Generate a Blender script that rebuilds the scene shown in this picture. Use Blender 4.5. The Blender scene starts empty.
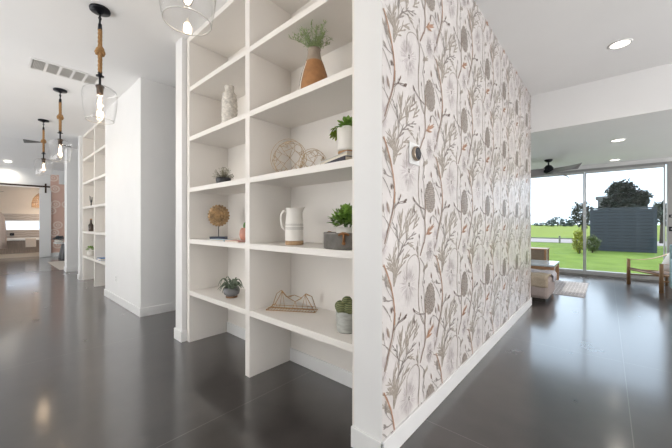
import bpy, bmesh, math, random
from mathutils import Vector, Matrix
PI = math.pi
random.seed(7)
C = bpy.context.scene.collection
SC = bpy.context.scene

# ------------------------------------------------------------ camera
cam_data = bpy.data.cameras.new('camera'); cam = bpy.data.objects.new('camera', cam_data); C.objects.link(cam)
cam_data.sensor_width = 36.0; cam_data.lens = 307.0/672*36.0
cam_data.clip_start = 0.05; cam_data.clip_end = 2000
cam.location = (0, 0, 1.2)
cam.rotation_euler = (math.radians(90), 0, math.radians(41.4))
SC.camera = cam

# ------------------------------------------------------------ world, sun, exposure
W = bpy.data.worlds.new('world'); SC.world = W; W.use_nodes = True
nt = W.node_tree; nt.nodes.clear()
wo = nt.nodes.new('ShaderNodeOutputWorld'); bg = nt.nodes.new('ShaderNodeBackground')
tc = nt.nodes.new('ShaderNodeTexCoord'); sp = nt.nodes.new('ShaderNodeSeparateXYZ'); cr = nt.nodes.new('ShaderNodeValToRGB')
nt.links.new(tc.outputs['Generated'], sp.inputs[0]); nt.links.new(sp.outputs['Z'], cr.inputs[0])
cr.color_ramp.elements[0].position = 0.0; cr.color_ramp.elements[0].color = (0.76, 0.87, 1.0, 1)
cr.color_ramp.elements[1].position = 0.7; cr.color_ramp.elements[1].color = (0.62, 0.78, 1.0, 1)
nt.links.new(cr.outputs[0], bg.inputs[0]); nt.links.new(bg.outputs[0], wo.inputs[0])
bg.inputs[1].default_value = 3.0

sun = bpy.data.lights.new('sun', 'SUN'); sun.energy = 3.0; sun.angle = 0.01; sun.color = (1.0, 0.96, 0.88)
so = bpy.data.objects.new('sun', sun); C.objects.link(so); so.rotation_euler = (math.radians(-48), 0, math.radians(20))
SC.view_settings.view_transform = 'Standard'; SC.view_settings.look = 'None'
SC.view_settings.gamma = 1.0; SC.view_settings.exposure = -0.30; SC.view_settings.use_curve_mapping = False

def area(name, loc, rot, sx, sy, power, color=(1, 1, 1)):
    l = bpy.data.lights.new(name, 'AREA'); l.shape = 'RECTANGLE'; l.size = sx; l.size_y = sy; l.energy = power; l.color = color
    o = bpy.data.objects.new(name, l); C.objects.link(o); o.location = loc; o.rotation_euler = rot
    return o
# added fill lamps out of view, brightening ceilings and walls like window daylight
area('fill_hall', (-4.4, -3.6, 1.3), (math.radians(152), 0, 0), 6.2, 2.2, 400, (1.0, 0.985, 0.965))
area('fill_far_hall', (-11.5, -3.6, 1.6), (math.radians(120), 0, 0), 6.0, 2.4, 260, (0.97, 0.985, 1.0))
area('fill_side', (4.4, 1.2, 1.3), (math.radians(118), 0, math.radians(90)), 6.0, 2.2, 345, (1.0, 0.985, 0.97))
area('fill_living', (4.5, 7.2, 1.0), (math.radians(150), 0, math.radians(90)), 3.4, 1.8, 190, (1.0, 0.975, 0.97))

# ------------------------------------------------------------ materials
MATS = {}
def mat(name, col, rough=0.6, metal=0.0, noise=None, bump=None, spec=0.5, sheen=None, emit=None):
    if name in MATS: return MATS[name]
    m = bpy.data.materials.new(name); m.use_nodes = True; t = m.node_tree
    b = t.nodes['Principled BSDF']
    b.inputs['Base Color'].default_value = (*col, 1); b.inputs['Roughness'].default_value = rough
    b.inputs['Metallic'].default_value = metal; b.inputs['Specular IOR Level'].default_value = spec
    tcn = t.nodes.new('ShaderNodeTexCoord')
    if noise:
        scale, amt = noise[0], noise[1]; stretch = noise[2] if len(noise) > 2 else (1, 1, 1)
        mp = t.nodes.new('ShaderNodeMapping'); mp.inputs['Scale'].default_value = stretch
        n = t.nodes.new('ShaderNodeTexNoise'); n.inputs['Scale'].default_value = scale; n.inputs['Detail'].default_value = 5
        r = t.nodes.new('ShaderNodeValToRGB')
        r.color_ramp.elements[0].position = .3; r.color_ramp.elements[1].position = .7
        r.color_ramp.elements[0].color = (*[c*(1-amt) for c in col], 1); r.color_ramp.elements[1].color = (*[min(1, c*(1+amt)) for c in col], 1)
        t.links.new(tcn.outputs['Object'], mp.inputs[0]); t.links.new(mp.outputs[0], n.inputs['Vector'])
        t.links.new(n.outputs['Fac'], r.inputs[0]); t.links.new(r.outputs[0], b.inputs['Base Color'])
    if bump:
        n2 = t.nodes.new('ShaderNodeTexNoise'); n2.inputs['Scale'].default_value = bump[0]; n2.inputs['Detail'].default_value = 4
        bp = t.nodes.new('ShaderNodeBump'); bp.inputs['Strength'].default_value = bump[1]; bp.inputs['Distance'].default_value = bump[2] if len(bump) > 2 else .01
        t.links.new(tcn.outputs['Object'], n2.inputs['Vector']); t.links.new(n2.outputs['Fac'], bp.inputs['Height']); t.links.new(bp.outputs[0], b.inputs['Normal'])
    if emit:
        b.inputs['Emission Color'].default_value = (*emit[0], 1); b.inputs['Emission Strength'].default_value = emit[1]
    MATS[name] = m
    return m

def thin_glass(name, tint=(1, 1, 1), ior=1.45, rough=0.0, scale=1.0):
    m = bpy.data.materials.new(name); m.use_nodes = True; t = m.node_tree; t.nodes.clear()
    o = t.nodes.new('ShaderNodeOutputMaterial'); tr = t.nodes.new('ShaderNodeBsdfTransparent'); gl = t.nodes.new('ShaderNodeBsdfGlossy')
    tr.inputs[0].default_value = (*tint, 1); gl.inputs['Roughness'].default_value = rough
    fr = t.nodes.new('ShaderNodeLayerWeight'); fr.inputs['Blend'].default_value = .5
    pw = t.nodes.new('ShaderNodeMath'); pw.operation = 'POWER'; pw.inputs[1].default_value = 4.0
    mu = t.nodes.new('ShaderNodeMath'); mu.operation = 'MULTIPLY_ADD'; mu.inputs[1].default_value = .7*scale; mu.inputs[2].default_value = .035*scale; mu.use_clamp = True
    mx = t.nodes.new('ShaderNodeMixShader')
    t.links.new(fr.outputs['Facing'], pw.inputs[0]); t.links.new(pw.outputs[0], mu.inputs[0]); t.links.new(mu.outputs[0], mx.inputs[0])
    t.links.new(tr.outputs[0], mx.inputs[1]); t.links.new(gl.outputs[0], mx.inputs[2]); t.links.new(mx.outputs[0], o.inputs[0])
    MATS[name] = m
    return m

wall_paint = mat('wall_paint', (0.80, 0.80, 0.795), 0.55, noise=(3, .012), bump=(120, .03, .002))
ceiling_paint = mat('ceiling_paint', (0.86, 0.86, 0.86), 0.75, noise=(2, .01))
trim_paint = mat('trim_paint', (0.81, 0.81, 0.805), 0.35, noise=(4, .01))
shelf_paint = mat('shelf_paint', (0.82, 0.785, 0.74), 0.4, noise=(4, .012))
black_metal = mat('black_metal', (0.012, 0.013, 0.018), 0.35, .6, noise=(30, .2))
rope_mat = None
gold_wire = mat('gold_wire', (0.45, 0.27, 0.12), 0.45, .2, noise=(40, .15))
leaf_green = mat('leaf_green', (0.22, 0.38, 0.07), 0.5, noise=(30, .35))
leaf_dark = mat('leaf_dark', (0.10, 0.20, 0.05), 0.5, noise=(30, .35))
soft_green = mat('soft_green', (0.20, 0.27, 0.12), 0.6, noise=(40, .3))
grey_green = mat('grey_green', (0.15, 0.19, 0.13), 0.55, noise=(40, .3))
ceramic_white = mat('ceramic_white', (0.80, 0.77, 0.72), 0.45, noise=(12, .04), bump=(60, .08, .003))
soil = mat('soil', (0.06, 0.045, 0.03), .9, noise=(50, .4))
glass_clear = thin_glass('glass_clear', (.985, .985, .985), 1.45, 0, 1.5)
glass_window = thin_glass('glass_window', (.97, .985, .98), 1.45, 0, .8)

def rope_material():
    m = bpy.data.materials.new('jute_rope'); m.use_nodes = True; t = m.node_tree; b = t.nodes['Principled BSDF']
    b.inputs['Roughness'].default_value = .9
    tcn = t.nodes.new('ShaderNodeTexCoord'); mp = t.nodes.new('ShaderNodeMapping'); mp.inputs['Rotation'].default_value = (0.6, 0.5, 0)
    w = t.nodes.new('ShaderNodeTexWave'); w.inputs['Scale'].default_value = 60; w.bands_direction = 'Z'; w.inputs['Distortion'].default_value = 1.5
    r = t.nodes.new('ShaderNodeValToRGB'); r.color_ramp.elements[0].color = (.20, .10, .035, 1); r.color_ramp.elements[1].color = (.48, .28, .12, 1)
    t.links.new(tcn.outputs['Object'], mp.inputs[0]); t.links.new(mp.outputs[0], w.inputs[0]); t.links.new(w.outputs['Fac'], r.inputs[0]); t.links.new(r.outputs[0], b.inputs['Base Color'])
    return m
rope_mat = rope_material()

def concrete_floor():
    m = bpy.data.materials.new('polished_concrete'); m.use_nodes = True; t = m.node_tree; b = t.nodes['Principled BSDF']
    N = t.nodes.new; L = t.links.new
    g = N('ShaderNodeNewGeometry'); s = N('ShaderNodeSeparateXYZ'); L(g.outputs['Position'], s.inputs[0])
    def joint(axis, origin, pitch):
        a = N('ShaderNodeMath'); a.operation = 'SUBTRACT'; a.inputs[1].default_value = origin - pitch/2; L(s.outputs[axis], a.inputs[0])
        d = N('ShaderNodeMath'); d.operation = 'FLOORED_MODULO'; d.inputs[1].default_value = pitch; L(a.outputs[0], d.inputs[0])
        e = N('ShaderNodeMath'); e.operation = 'SUBTRACT'; e.inputs[1].default_value = pitch/2; L(d.outputs[0], e.inputs[0])
        f = N('ShaderNodeMath'); f.operation = 'ABSOLUTE'; L(e.outputs[0], f.inputs[0])
        h = N('ShaderNodeMath'); h.operation = 'LESS_THAN'; h.inputs[1].default_value = 0.0022; L(f.outputs[0], h.inputs[0])
        return h
    jx = joint('X', 0.11, 1.92); jy = joint('Y', 1.775, 1.875)
    mx = N('ShaderNodeMath'); mx.operation = 'MAXIMUM'; L(jx.outputs[0], mx.inputs[0]); L(jy.outputs[0], mx.inputs[1])
    n1 = N('ShaderNodeTexNoise'); n1.inputs['Scale'].default_value = 2.2; n1.inputs['Detail'].default_value = 7; n1.inputs['Roughness'].default_value = .6
    L(g.outputs['Position'], n1.inputs['Vector'])
    r = N('ShaderNodeValToRGB'); r.color_ramp.elements[0].position = .3; r.color_ramp.elements[0].color = (.016, .0135, .014, 1)
    r.color_ramp.elements[1].position = .72; r.color_ramp.elements[1].color = (.046, .039, .038, 1)
    L(n1.outputs['Fac'], r.inputs[0])
    mi = N('ShaderNodeMixRGB'); mi.inputs[2].default_value = (.11, .10, .095, 1); L(r.outputs[0], mi.inputs[1]); L(mx.outputs[0], mi.inputs[0]); L(mi.outputs[0], b.inputs['Base Color'])
    rr = N('ShaderNodeMapRange'); rr.inputs['To Min'].default_value = .24; rr.inputs['To Max'].default_value = .34; L(n1.outputs['Fac'], rr.inputs['Value']); L(rr.outputs[0], b.inputs['Roughness'])
    b.inputs['Specular IOR Level'].default_value = .55; b.inputs['Coat Weight'].default_value = 1.0; b.inputs['Coat Roughness'].default_value = .14; b.inputs['Coat IOR'].default_value = 1.6
    n2 = N('ShaderNodeTexNoise'); n2.inputs['Scale'].default_value = 5; n2.inputs['Detail'].default_value = 3; L(g.outputs['Position'], n2.inputs['Vector'])
    bp = N('ShaderNodeBump'); bp.inputs['Strength'].default_value = .03; bp.inputs['Distance'].default_value = .01; L(n2.outputs['Fac'], bp.inputs['Height']); L(bp.outputs[0], b.inputs['Normal'])
    return m

def striped(name, c1, c2, scale, axis='Z', rough=.6, dist=0.0, lo=.4, hi=.6):
    m = bpy.data.materials.new(name); m.use_nodes = True; t = m.node_tree; b = t.nodes['Principled BSDF']; b.inputs['Roughness'].default_value = rough
    tcn = t.nodes.new('ShaderNodeTexCoord'); w = t.nodes.new('ShaderNodeTexWave'); w.bands_direction = axis; w.inputs['Scale'].default_value = scale; w.inputs['Distortion'].default_value = dist
    r = t.nodes.new('ShaderNodeValToRGB'); r.color_ramp.elements[0].position = lo; r.color_ramp.elements[1].position = hi
    r.color_ramp.elements[0].color = (*c1, 1); r.color_ramp.elements[1].color = (*c2, 1)
    t.links.new(tcn.outputs['Object'], w.inputs[0]); t.links.new(w.outputs['Fac'], r.inputs[0]); t.links.new(r.outputs[0], b.inputs['Base Color'])
    MATS[name] = m
    return m

# ------------------------------------------------------------ mesh helpers
def box(bm, x0, x1, y0, y1, z0, z1, mi=0):
    vs = [bm.verts.new(p) for p in ((x0,y0,z0),(x1,y0,z0),(x1,y1,z0),(x0,y1,z0),(x0,y0,z1),(x1,y0,z1),(x1,y1,z1),(x0,y1,z1))]
    for f in ((0,3,2,1),(4,5,6,7),(0,1,5,4),(1,2,6,5),(2,3,7,6),(3,0,4,7)):
        fc = bm.faces.new([vs[i] for i in f]); fc.material_index = mi
    return vs
def lathe(bm, prof, n=24, cx=0, cy=0, cz=0, cap_bottom=True, cap_top=True, mi=0):
    rings = []
    for r, z in prof:
        if r <= 1e-6: rings.append([bm.verts.new((cx, cy, cz+z))])
        else: rings.append([bm.verts.new((cx+r*math.cos(2*PI*i/n), cy+r*math.sin(2*PI*i/n), cz+z)) for i in range(n)])
    for a, b in zip(rings, rings[1:]):
        for i in range(n):
            j = (i+1) % n
            if len(a) == 1 and len(b) == 1: continue
            if len(a) == 1: f = bm.faces.new((a[0], b[j], b[i]))
            elif len(b) == 1: f = bm.faces.new((a[i], a[j], b[0]))
            else: f = bm.faces.new((a[i], a[j], b[j], b[i]))
            f.smooth = True; f.material_index = mi
    if cap_bottom and len(rings[0]) > 1: bm.faces.new(rings[0][::-1]).material_index = mi
    if cap_top and len(rings[-1]) > 1: bm.faces.new(rings[-1]).material_index = mi
def tube(bm, pts, r, n=8, r1=None, caps=True, closed=False):
    pts = [Vector(p) for p in pts]; m = len(pts); rings = []
    ref = None
    for k, p in enumerate(pts):
        if closed: d = pts[(k+1) % m] - pts[k-1]
        elif k == 0: d = pts[1]-pts[0]
        elif k == m-1: d = pts[-1]-pts[-2]
        else: d = pts[k+1]-pts[k-1]
        if d.length < 1e-9: d = Vector((0,0,1))
        d.normalize()
        if ref is None:
            ref = Vector((0,0,1)) if abs(d.z) < .9 else Vector((1,0,0))
        u = d.cross(ref)
        if u.length < 1e-5: u = d.orthogonal()
        u.normalize(); v = u.cross(d).normalized(); ref = v
        rr = r if r1 is None else r + (r1-r)*k/(m-1)
        rings.append([bm.verts.new(p + u*rr*math.cos(2*PI*i/n) + v*rr*math.sin(2*PI*i/n)) for i in range(n)])
    pairs = list(zip(rings, rings[1:]))
    if closed: pairs.append((rings[-1], rings[0]))
    for a, b in pairs:
        for i in range(n):
            j = (i+1) % n
            f = bm.faces.new((a[i], a[j], b[j], b[i])); f.smooth = True
    if caps and not closed:
        bm.faces.new(rings[0][::-1]); bm.faces.new(rings[-1])
def sphere(bm, c, r, sx=1, sy=1, sz=1, seg=14, rings=9):
    M = Matrix.Translation(c) @ Matrix.Diagonal((r*sx, r*sy, r*sz, 1))
    res = bmesh.ops.create_uvsphere(bm, u_segments=seg, v_segments=rings, radius=1, matrix=M)
    for v in res['verts']:
        for f in v.link_faces: f.smooth = True
def leaf(bm, base, direc, length, width, bend=0.25, up=Vector((0,0,1)), fold=.15, n=4):
    base = Vector(base); d = Vector(direc).normalized(); side = d.cross(up)
    if side.length < 1e-3: side = d.orthogonal()
    side.normalize(); nrm = side.cross(d)
    L = []; R = []; M = []
    for k in range(n+1):
        t = k/n; w = width*.5*math.sin(PI*min(1, t*.92+.06))
        p = base + d*length*t - up*bend*length*t*t
        M.append(p - nrm*w*fold*2); L.append(p + side*w); R.append(p - side*w)
    vl = [bm.verts.new(p) for p in L]; vm = [bm.verts.new(p) for p in M]; vr = [bm.verts.new(p) for p in R]
    for k in range(n):
        for a, b in ((vl, vm), (vm, vr)):
            f = bm.faces.new((a[k], b[k], b[k+1], a[k+1])); f.smooth = True
def obj(name, bm, m, parent=None, loc=None, bevel=0, solid=0, recalc=True, rot=None):
    if recalc: bmesh.ops.recalc_face_normals(bm, faces=bm.faces)
    me = bpy.data.meshes.new(name); bm.to_mesh(me); bm.free()
    o = bpy.data.objects.new(name, me); C.objects.link(o)
    if isinstance(m, (list, tuple)):
        for x in m: me.materials.append(x)
    else: me.materials.append(m)
    if parent: o.parent = parent
    if loc: o.location = loc
    if rot: o.rotation_euler = rot
    if solid:
        s = o.modifiers.new('thickness', 'SOLIDIFY'); s.thickness = solid; s.offset = 0
    if bevel:
        b = o.modifiers.new('bevel', 'BEVEL'); b.width = bevel; b.segments = 2; b.limit_method = 'ANGLE'; b.angle_limit = .7
    return o
def boxes(name, lst, m, parent=None, bevel=0, loc=None, rot=None):
    bm = bmesh.new()
    for b in lst: box(bm, *b)
    return obj(name, bm, m, parent, bevel=bevel, loc=loc, rot=rot)
def struct(o, label=None, cat=None):
    o['kind'] = 'structure'
    if label: o['label'] = label
    if cat: o['category'] = cat
    return o
def thing(name, label, cat, loc=(0,0,0), rotz=0, group=None):
    o = bpy.data.objects.new(name, None); C.objects.link(o); o.empty_display_size = .1
    o.location = loc; o.rotation_euler = (0, 0, rotz); o['label'] = label; o['category'] = cat
    if group: o['group'] = group
    return o
def tag(o, label, cat, group=None, kind=None):
    o['label'] = label; o['category'] = cat
    if group: o['group'] = group
    if kind: o['kind'] = kind
    return o
def copy_thing(root, loc, rotz=0, label=None, group=None):
    r = root.copy(); C.objects.link(r); r.location = loc; r.rotation_euler = (0, 0, rotz)
    if label: r['label'] = label
    if group: r['group'] = group
    for ch in list(root.children):
        c = ch.copy(); C.objects.link(c); c.parent = r
        for g in list(ch.children):
            d = g.copy(); C.objects.link(d); d.parent = c
    return r

# ------------------------------------------------------------ room shell
H = 3.1; LC = 2.556; YF = 1.305; XW = -0.845; YE = 5.334; YW = 9.2; XE = -15.3
floor_mat = concrete_floor()
struct(boxes('floor', [(-18.5, 4.6, -3.8, YW+.06, -.12, 0)], floor_mat), 'polished dark grey concrete floor with pale saw cut joints', 'floor')
struct(boxes('ceiling', [(-9.7, 4.6, -3.8, YE, H, H+.1), (-6.5, 4.6, YE, YW+.06, LC, H+.1)], ceiling_paint), 'smooth white painted ceiling over hall and living room', 'ceiling')
bm = bmesh.new()
v = [bm.verts.new(p) for p in ((-9.7,-3.8,5.0),(-9.7,6,5.0),(-15.4,6,3.16),(-15.4,-3.8,3.16),(-9.7,-3.8,5.1),(-9.7,6,5.1),(-15.4,6,3.26),(-15.4,-3.8,3.26))]
for f in ((0,3,2,1),(4,5,6,7),(0,1,5,4),(1,2,6,5),(2,3,7,6),(3,0,4,7)): bm.faces.new([v[i] for i in f])
box(bm, -9.8, -9.7, -3.8, 6, H, 5.1)
struct(obj('ceiling_far', bm, ceiling_paint), 'sloped white ceiling of the room at the far end of the hall', 'ceiling')

struct(boxes('wall_left', [(-17.4, 4.6, -3.9, -3.8, 0, 5.1)], wall_paint), 'white hall wall on the camera side', 'wall')
struct(boxes('wall_right', [(4.6, 4.7, -3.9, YW+.1, 0, H)], wall_paint), 'white wall at the right, out of the picture', 'wall')
struct(boxes('wall_center', [(-1.02, XW, YF, YE, 0, H)], wall_paint), 'thick white end of the wallpapered wall', 'wall')
struct(boxes('wall_behind_shelves', [(-3.25, -1.02, 1.80, 1.9, 0, H), (-8.5, -6.3, 1.80, 1.9, 0, H)], wall_paint), 'white wall behind the built-in shelves', 'wall')
struct(boxes('wall_pillar', [(-3.395, -3.24, YF, YE-.1, 0, H)], wall_paint), 'narrow white pillar at the left end of the near shelves', 'wall')
struct(boxes('wall_hall', [(-6.325, -4.513, YF, YE-.1, 0, H)], wall_paint), 'white hall wall between the two built-in shelving units', 'wall')
struct(boxes('wall_far_pillar', [(-8.66, -8.49, YF, 4.5, 0, H)], wall_paint), 'narrow white pillar at the left end of the far shelves', 'wall')
struct(boxes('wall_far_return', [(-10.46, -10.1, YF, 4.5, 0, H)], wall_paint), 'white wall end past the far shelves', 'wall')
struct(boxes('wall_living_back', [(-6.5, -1.02, YE-.1, YE, 0, H), (-6.5, -6.4, YE, YW, 0, LC)], wall_paint), 'white wall of the living room behind the wallpapered wall', 'wall')
struct(boxes('wall_far_side', [(-15.3, -8.66, 4.5, 4.6, 0, H+2)], wall_paint), 'white side wall of the far room', 'wall')

# baseboards
def baseboard(name, segs):
    bm = bmesh.new()
    for x0, x1, y0, y1 in segs: box(bm, x0, x1, y0, y1, 0, .112); 
    return struct(obj(name, bm, trim_paint, bevel=.004), 'white painted baseboard', 'baseboard')
T = .014
baseboard('baseboard_right', [(XW, XW+T, YF-T, YE), (-1.02, XW+T, YF-T, YF), (-1.034, -1.02, YF-T, 1.35)])
baseboard('baseboard_pillar', [(-3.395-T, -3.24+T, YF-T, YF), (-3.395-T, -3.395, YF, YE-.1), (-3.24, -3.24+T, YF, 1.35)])
baseboard('baseboard_hall', [(-6.325-T, -4.513+T, YF-T, YF), (-4.513, -4.513+T, YF, YE-.1)])
baseboard('baseboard_far', [(-8.66-T, -8.49+T, YF-T, YF), (-8.66-T, -8.66, YF, 4.5), (-10.46, -10.1+T, YF-T, YF), (-10.1, -10.1+T, YF, 4.5)])

# ------------------------------------------------------------ wallpaper
def build_wallpaper():
    paper = mat('wallpaper_ground', (0.72, 0.685, 0.665), 0.30, noise=(8, .02), spec=.5)
    cols = {
        'pale': mat('wallpaper_lilac', (0.62, 0.565, 0.57), .30, noise=(60, .08)),
        'leaf': mat('wallpaper_taupe', (0.41, 0.36, 0.31), .30, noise=(60, .12)),
        'grey': mat('wallpaper_grey', (0.31, 0.275, 0.255), .3, noise=(90, .25)),
        'stem': mat('wallpaper_brown', (0.34, 0.245, 0.20), .42, noise=(40, .15)),
        'rust': mat('wallpaper_rust', (0.46, 0.27, 0.18), .42, noise=(40, .15)),
        'dark': mat('wallpaper_umber', (0.20, 0.15, 0.13), .42, noise=(40, .15)),
    }
    names = ['paper', 'pale', 'leaf', 'grey', 'stem', 'rust', 'dark']
    layer = {'pale': .0004, 'leaf': .0010, 'grey': .0018, 'stem': .0026, 'rust': .0032, 'dark': .0038}
    bm = bmesh.new()
    PW, PH = .63, .645
    polys = []     # (colour, [(y,z)...]) in one repeat
    def P(n, x, y):
        px = 380 + x/10.18; py = {1: 200, 2: 240, 3: 280, 4: 320}[n] + y/10.18
        u = (px-336)/307; t = .845/(.661-.75*u)
        return Vector((t*(.75+.661*u), 1.2+(224-py)*t/307))
    def smooth(pts, k=4):
        if len(pts) < 3: return [pts[0].lerp(pts[-1], i/3) for i in range(4)]
        out = []
        q = [2*pts[0]-pts[1]] + pts + [2*pts[-1]-pts[-2]]
        for i in range(1, len(q)-2):
            a, b, c, d = q[i-1:i+3]
            for s in range(k):
                t = s/k
                out.append(.5*((2*b)+(c-a)*t+(2*a-5*b+4*c-d)*t*t+(3*b-a-3*c+d)*t**3))
        out.append(pts[-1]); return out
    def stroke(col, pts, w0, w1=None):
        w1 = w0 if w1 is None else w1
        p = smooth(pts); L = []; R = []
        for i, a in enumerate(p):
            d = (p[min(i+1, len(p)-1)] - p[max(i-1, 0)]); d = d.normalized() if d.length else Vector((1, 0))
            n = Vector((-d.y, d.x)); w = (w0+(w1-w0)*i/(len(p)-1))/2
            L.append(a+n*w); R.append(a-n*w)
        for i in range(len(p)-1): polys.append((col, [L[i], L[i+1], R[i+1], R[i]]))
    def petal(col, a, b, w, n=5):
        d = b-a; ln = d.length
        if ln < 1e-6: return
        d = d/ln; nn = Vector((-d.y, d.x))
        pts = [a] + [a+d*ln*k/n+nn*w/2*math.sin(PI*(k/n)**.8) for k in range(1, n)] + [b] + [a+d*ln*k/n-nn*w/2*math.sin(PI*(k/n)**.8) for k in range(n-1, 0, -1)]
        polys.append((col, pts))
    rnd = random.Random(3)
    def frond(col, pts, n=5, ln=.055, w=.013, sw=.005):
        stroke(col, pts, sw, sw*.5); p = smooth(pts)
        n2 = int(n*1.6); w = w*1.15
        for k in range(n2):
            i = int((len(p)-2)*(k+.6)/n2); i = min(i, len(p)-2)
            d = (p[i+1]-p[i]).normalized(); nn = Vector((-d.y, d.x)); s = 1 if k % 2 else -1
            l2 = ln*(1.0+.6*rnd.random()); base = p[i]
            dirn = (d+nn*s*(.32+.2*rnd.random())).normalized(); mid = base+dirn*l2*.55; tip = mid+(dirn*.8+d*.5).normalized()*l2*.5
            stroke(col, [base, mid, tip], w*.72, .002)
            if k % 2 == 0: petal(col, mid, tip+dirn*.010, w*.8, 4)
        d = (p[-1]-p[-2]).normalized(); petal(col, p[-1]-d*.01, p[-1]+d*ln*.7, w*.6)
    q = lambda *a: [P(*x) for x in a]
    # main brown stem
    S = .0120
    stroke('stem', q((1,140,-8),(1,130,80),(1,110,180),(1,85,270),(1,60,370),(1,40,448)), S, S*.8)
    stroke('stem', q((2,20,100),(2,0,200)), S*.8, .003)
    stroke('rust', q((2,30,250),(2,62,335),(2,100,448),(3,112,100),(3,130,200),(3,142,330),(3,138,456)), S*.8, S)
    stroke('dark', q((1,135,75),(1,170,35),(1,205,18),(1,252,8)), .003)
    stroke('dark', q((1,170,35),(1,190,0),(1,205,-40)), .0025)
    for a, b in (((1,235,14),(1,270,-12)), ((1,232,12),(1,262,26)), ((1,185,10),(1,190,-25))): petal('dark', P(*a), P(*b), .011)
    stroke('grey', q((1,85,258),(1,50,195),(1,36,130),(1,32,60)), .0035)
    petal('grey', P(1,36,120), P(1,28,30), .010)
    petal('stem', P(1,82,130), P(1,62,20), .014); petal('pale', P(1,66,150), P(1,50,60), .012)
    petal('grey', P(1,62,345), P(1,78,280), .009)
    petal('grey', P(3,62,85), P(2,42,360), .020); stroke('grey', q((3,60,80),(3,90,140),(3,122,190)), .0035)
    stroke('grey', q((3,122,205),(3,80,212),(3,55,200)), .004); petal('grey', P(3,60,205), P(3,28,165), .012); petal('grey', P(3,62,208), P(3,26,215), .011)
    stroke('grey', q((3,30,260),(3,70,320),(3,112,425)), .003)
    petal('dark', P(3,112,340), P(3,104,275), .012)
    stroke('dark', q((3,178,440),(3,190,395),(3,205,345)), .0028); petal('stem', P(3,196,375), P(3,208,320), .009)
    stroke('dark', q((3,138,520),(3,175,445),(3,225,408),(3,255,375)), .003); petal('dark', P(3,228,408), P(3,268,352), .012)
    # feathery taupe foliage
    F = .0095
    frond('leaf', q((2,140,440),(2,152,290),(2,185,130),(2,190,0),(1,208,380),(1,212,260),(1,206,190)), 6, .055, .013, F)
    frond('leaf', q((2,135,400),(2,200,280),(2,235,190),(2,272,158)), 4, .045, .012, F)
    frond('leaf', q((2,140,370),(2,128,250),(2,140,150),(2,150,110)), 4, .040, .012, F)
    frond('leaf', q((2,130,330),(2,105,300),(2,75,275)), 3, .035, .012, F)
    frond('leaf', q((2,150,290),(2,118,230),(2,92,190)), 3, .035, .011, F*.8)
    frond('grey', q((2,175,190),(2,212,95),(1,250,440),(1,290,385),(1,345,350)), 4, .040, .012, F)
    frond('leaf', q((1,262,400),(1,270,300),(1,305,215),(1,338,100)), 5, .055, .014, F)
    frond('leaf', q((1,258,330),(1,262,240),(1,270,170),(1,300,110)), 3, .040, .013, F*.8)
    frond('leaf', q((1,330,300),(1,355,240),(1,372,180)), 3, .045, .013, F*.8)
    frond('leaf', q((1,205,330),(1,200,240),(1,200,190)), 3, .045, .014, F)
    frond('grey', q((2,190,60),(1,180,400),(1,165,320),(1,132,250)), 3, .035, .011, F*.7)
    frond('leaf', q((2,270,30),(2,300,40),(2,320,50)), 2, .035, .010, F*.7)
    # arch over the big pale flower
    A = .009
    stroke('leaf', q((2,268,430),(2,268,330),(2,272,240),(2,310,172),(2,358,150),(2,390,195),(2,397,300),(2,388,448),(3,385,100),(3,388,250),(3,408,370),(3,440,450)), .004, A*.7)
    stroke('stem', q((2,372,160),(2,396,230),(2,392,400),(3,384,120),(3,388,260)), .004, .004)
    frond('leaf', q((2,385,170),(2,375,120),(2,372,95)), 2, .035, .012, F)
    # second stem
    stroke('stem', q((1,452,-10),(1,456,100),(1,450,200),(1,456,330),(1,444,430),(2,436,40),(2,402,160)), S*.8, S*.9)
    stroke('grey', q((2,400,180),(2,440,250),(2,445,330),(2,430,448),(3,440,80),(3,446,190),(3,452,300),(3,452,450)), .005, .006)
    stroke('grey', q((1,346,0),(1,400,62),(1,450,92)), .0045); stroke('grey', q((1,402,64),(1,428,130),(1,444,190)), .005)
    petal('leaf', P(1,400,60), P(1,388,-40), .013)
    petal('dark', P(1,344,135), P(1,340,80), .010); stroke('dark', q((1,344,130),(1,350,170)), .002)
    frond('leaf', q((2,442,340),(2,448,300),(2,470,262)), 3, .035, .013, F)
    petal('leaf', P(2,432,330), P(2,455,250), .014)
    petal('dark', P(3,418,200), P(3,410,150), .009); petal('dark', P(2,440,448), P(2,446,400), .008)
    stroke('grey', q((3,415,200),(3,428,300),(3,446,345)), .003)
    petal('dark', P(3,348,330), P(3,326,282), .013); stroke('dark', q((3,342,315),(3,360,338),(3,400,350),(3,445,352)), .003)
    stroke('grey', q((3,352,338),(3,338,380),(3,332,448)), .003)
    stroke('grey', q((1,392,345),(1,396,400),(2,400,60)), .003); petal('dark', P(1,394,395), P(1,390,340), .009)
    # rust spray
    for a, b, w in (((1,458,362),(1,545,235),.018), ((1,470,350),(1,525,330),.016), ((1,475,335),(1,500,262),.014), ((1,490,320),(1,548,258),.014)): petal('rust', P(*a), P(*b), w)
    petal('stem', P(1,508,250), P(1,512,170), .013); stroke('grey', q((1,540,245),(1,545,180),(1,530,150)), .0025)
    # right hand stem
    stroke('leaf', q((1,636,-10),(1,630,150),(1,602,280),(1,578,400),(2,560,40)), .006, .004)
    stroke('leaf', q((1,535,155),(1,565,190),(1,604,262),(1,650,360),(1,690,420)), .0035)
    stroke('stem', q((2,538,148),(2,578,195),(2,606,320),(2,622,448),(3,628,110),(3,625,250),(3,600,400)), .005, .005)
    frond('leaf', q((2,612,360),(2,590,310),(2,560,250)), 3, .04, .014, F); frond('leaf', q((2,625,330),(2,632,240),(2,640,150)), 4, .05, .015, F)
    stroke('grey', q((3,520,0),(3,560,70),(3,605,160)), .0035); petal('dark', P(3,622,120), P(3,612,80), .009)
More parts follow.
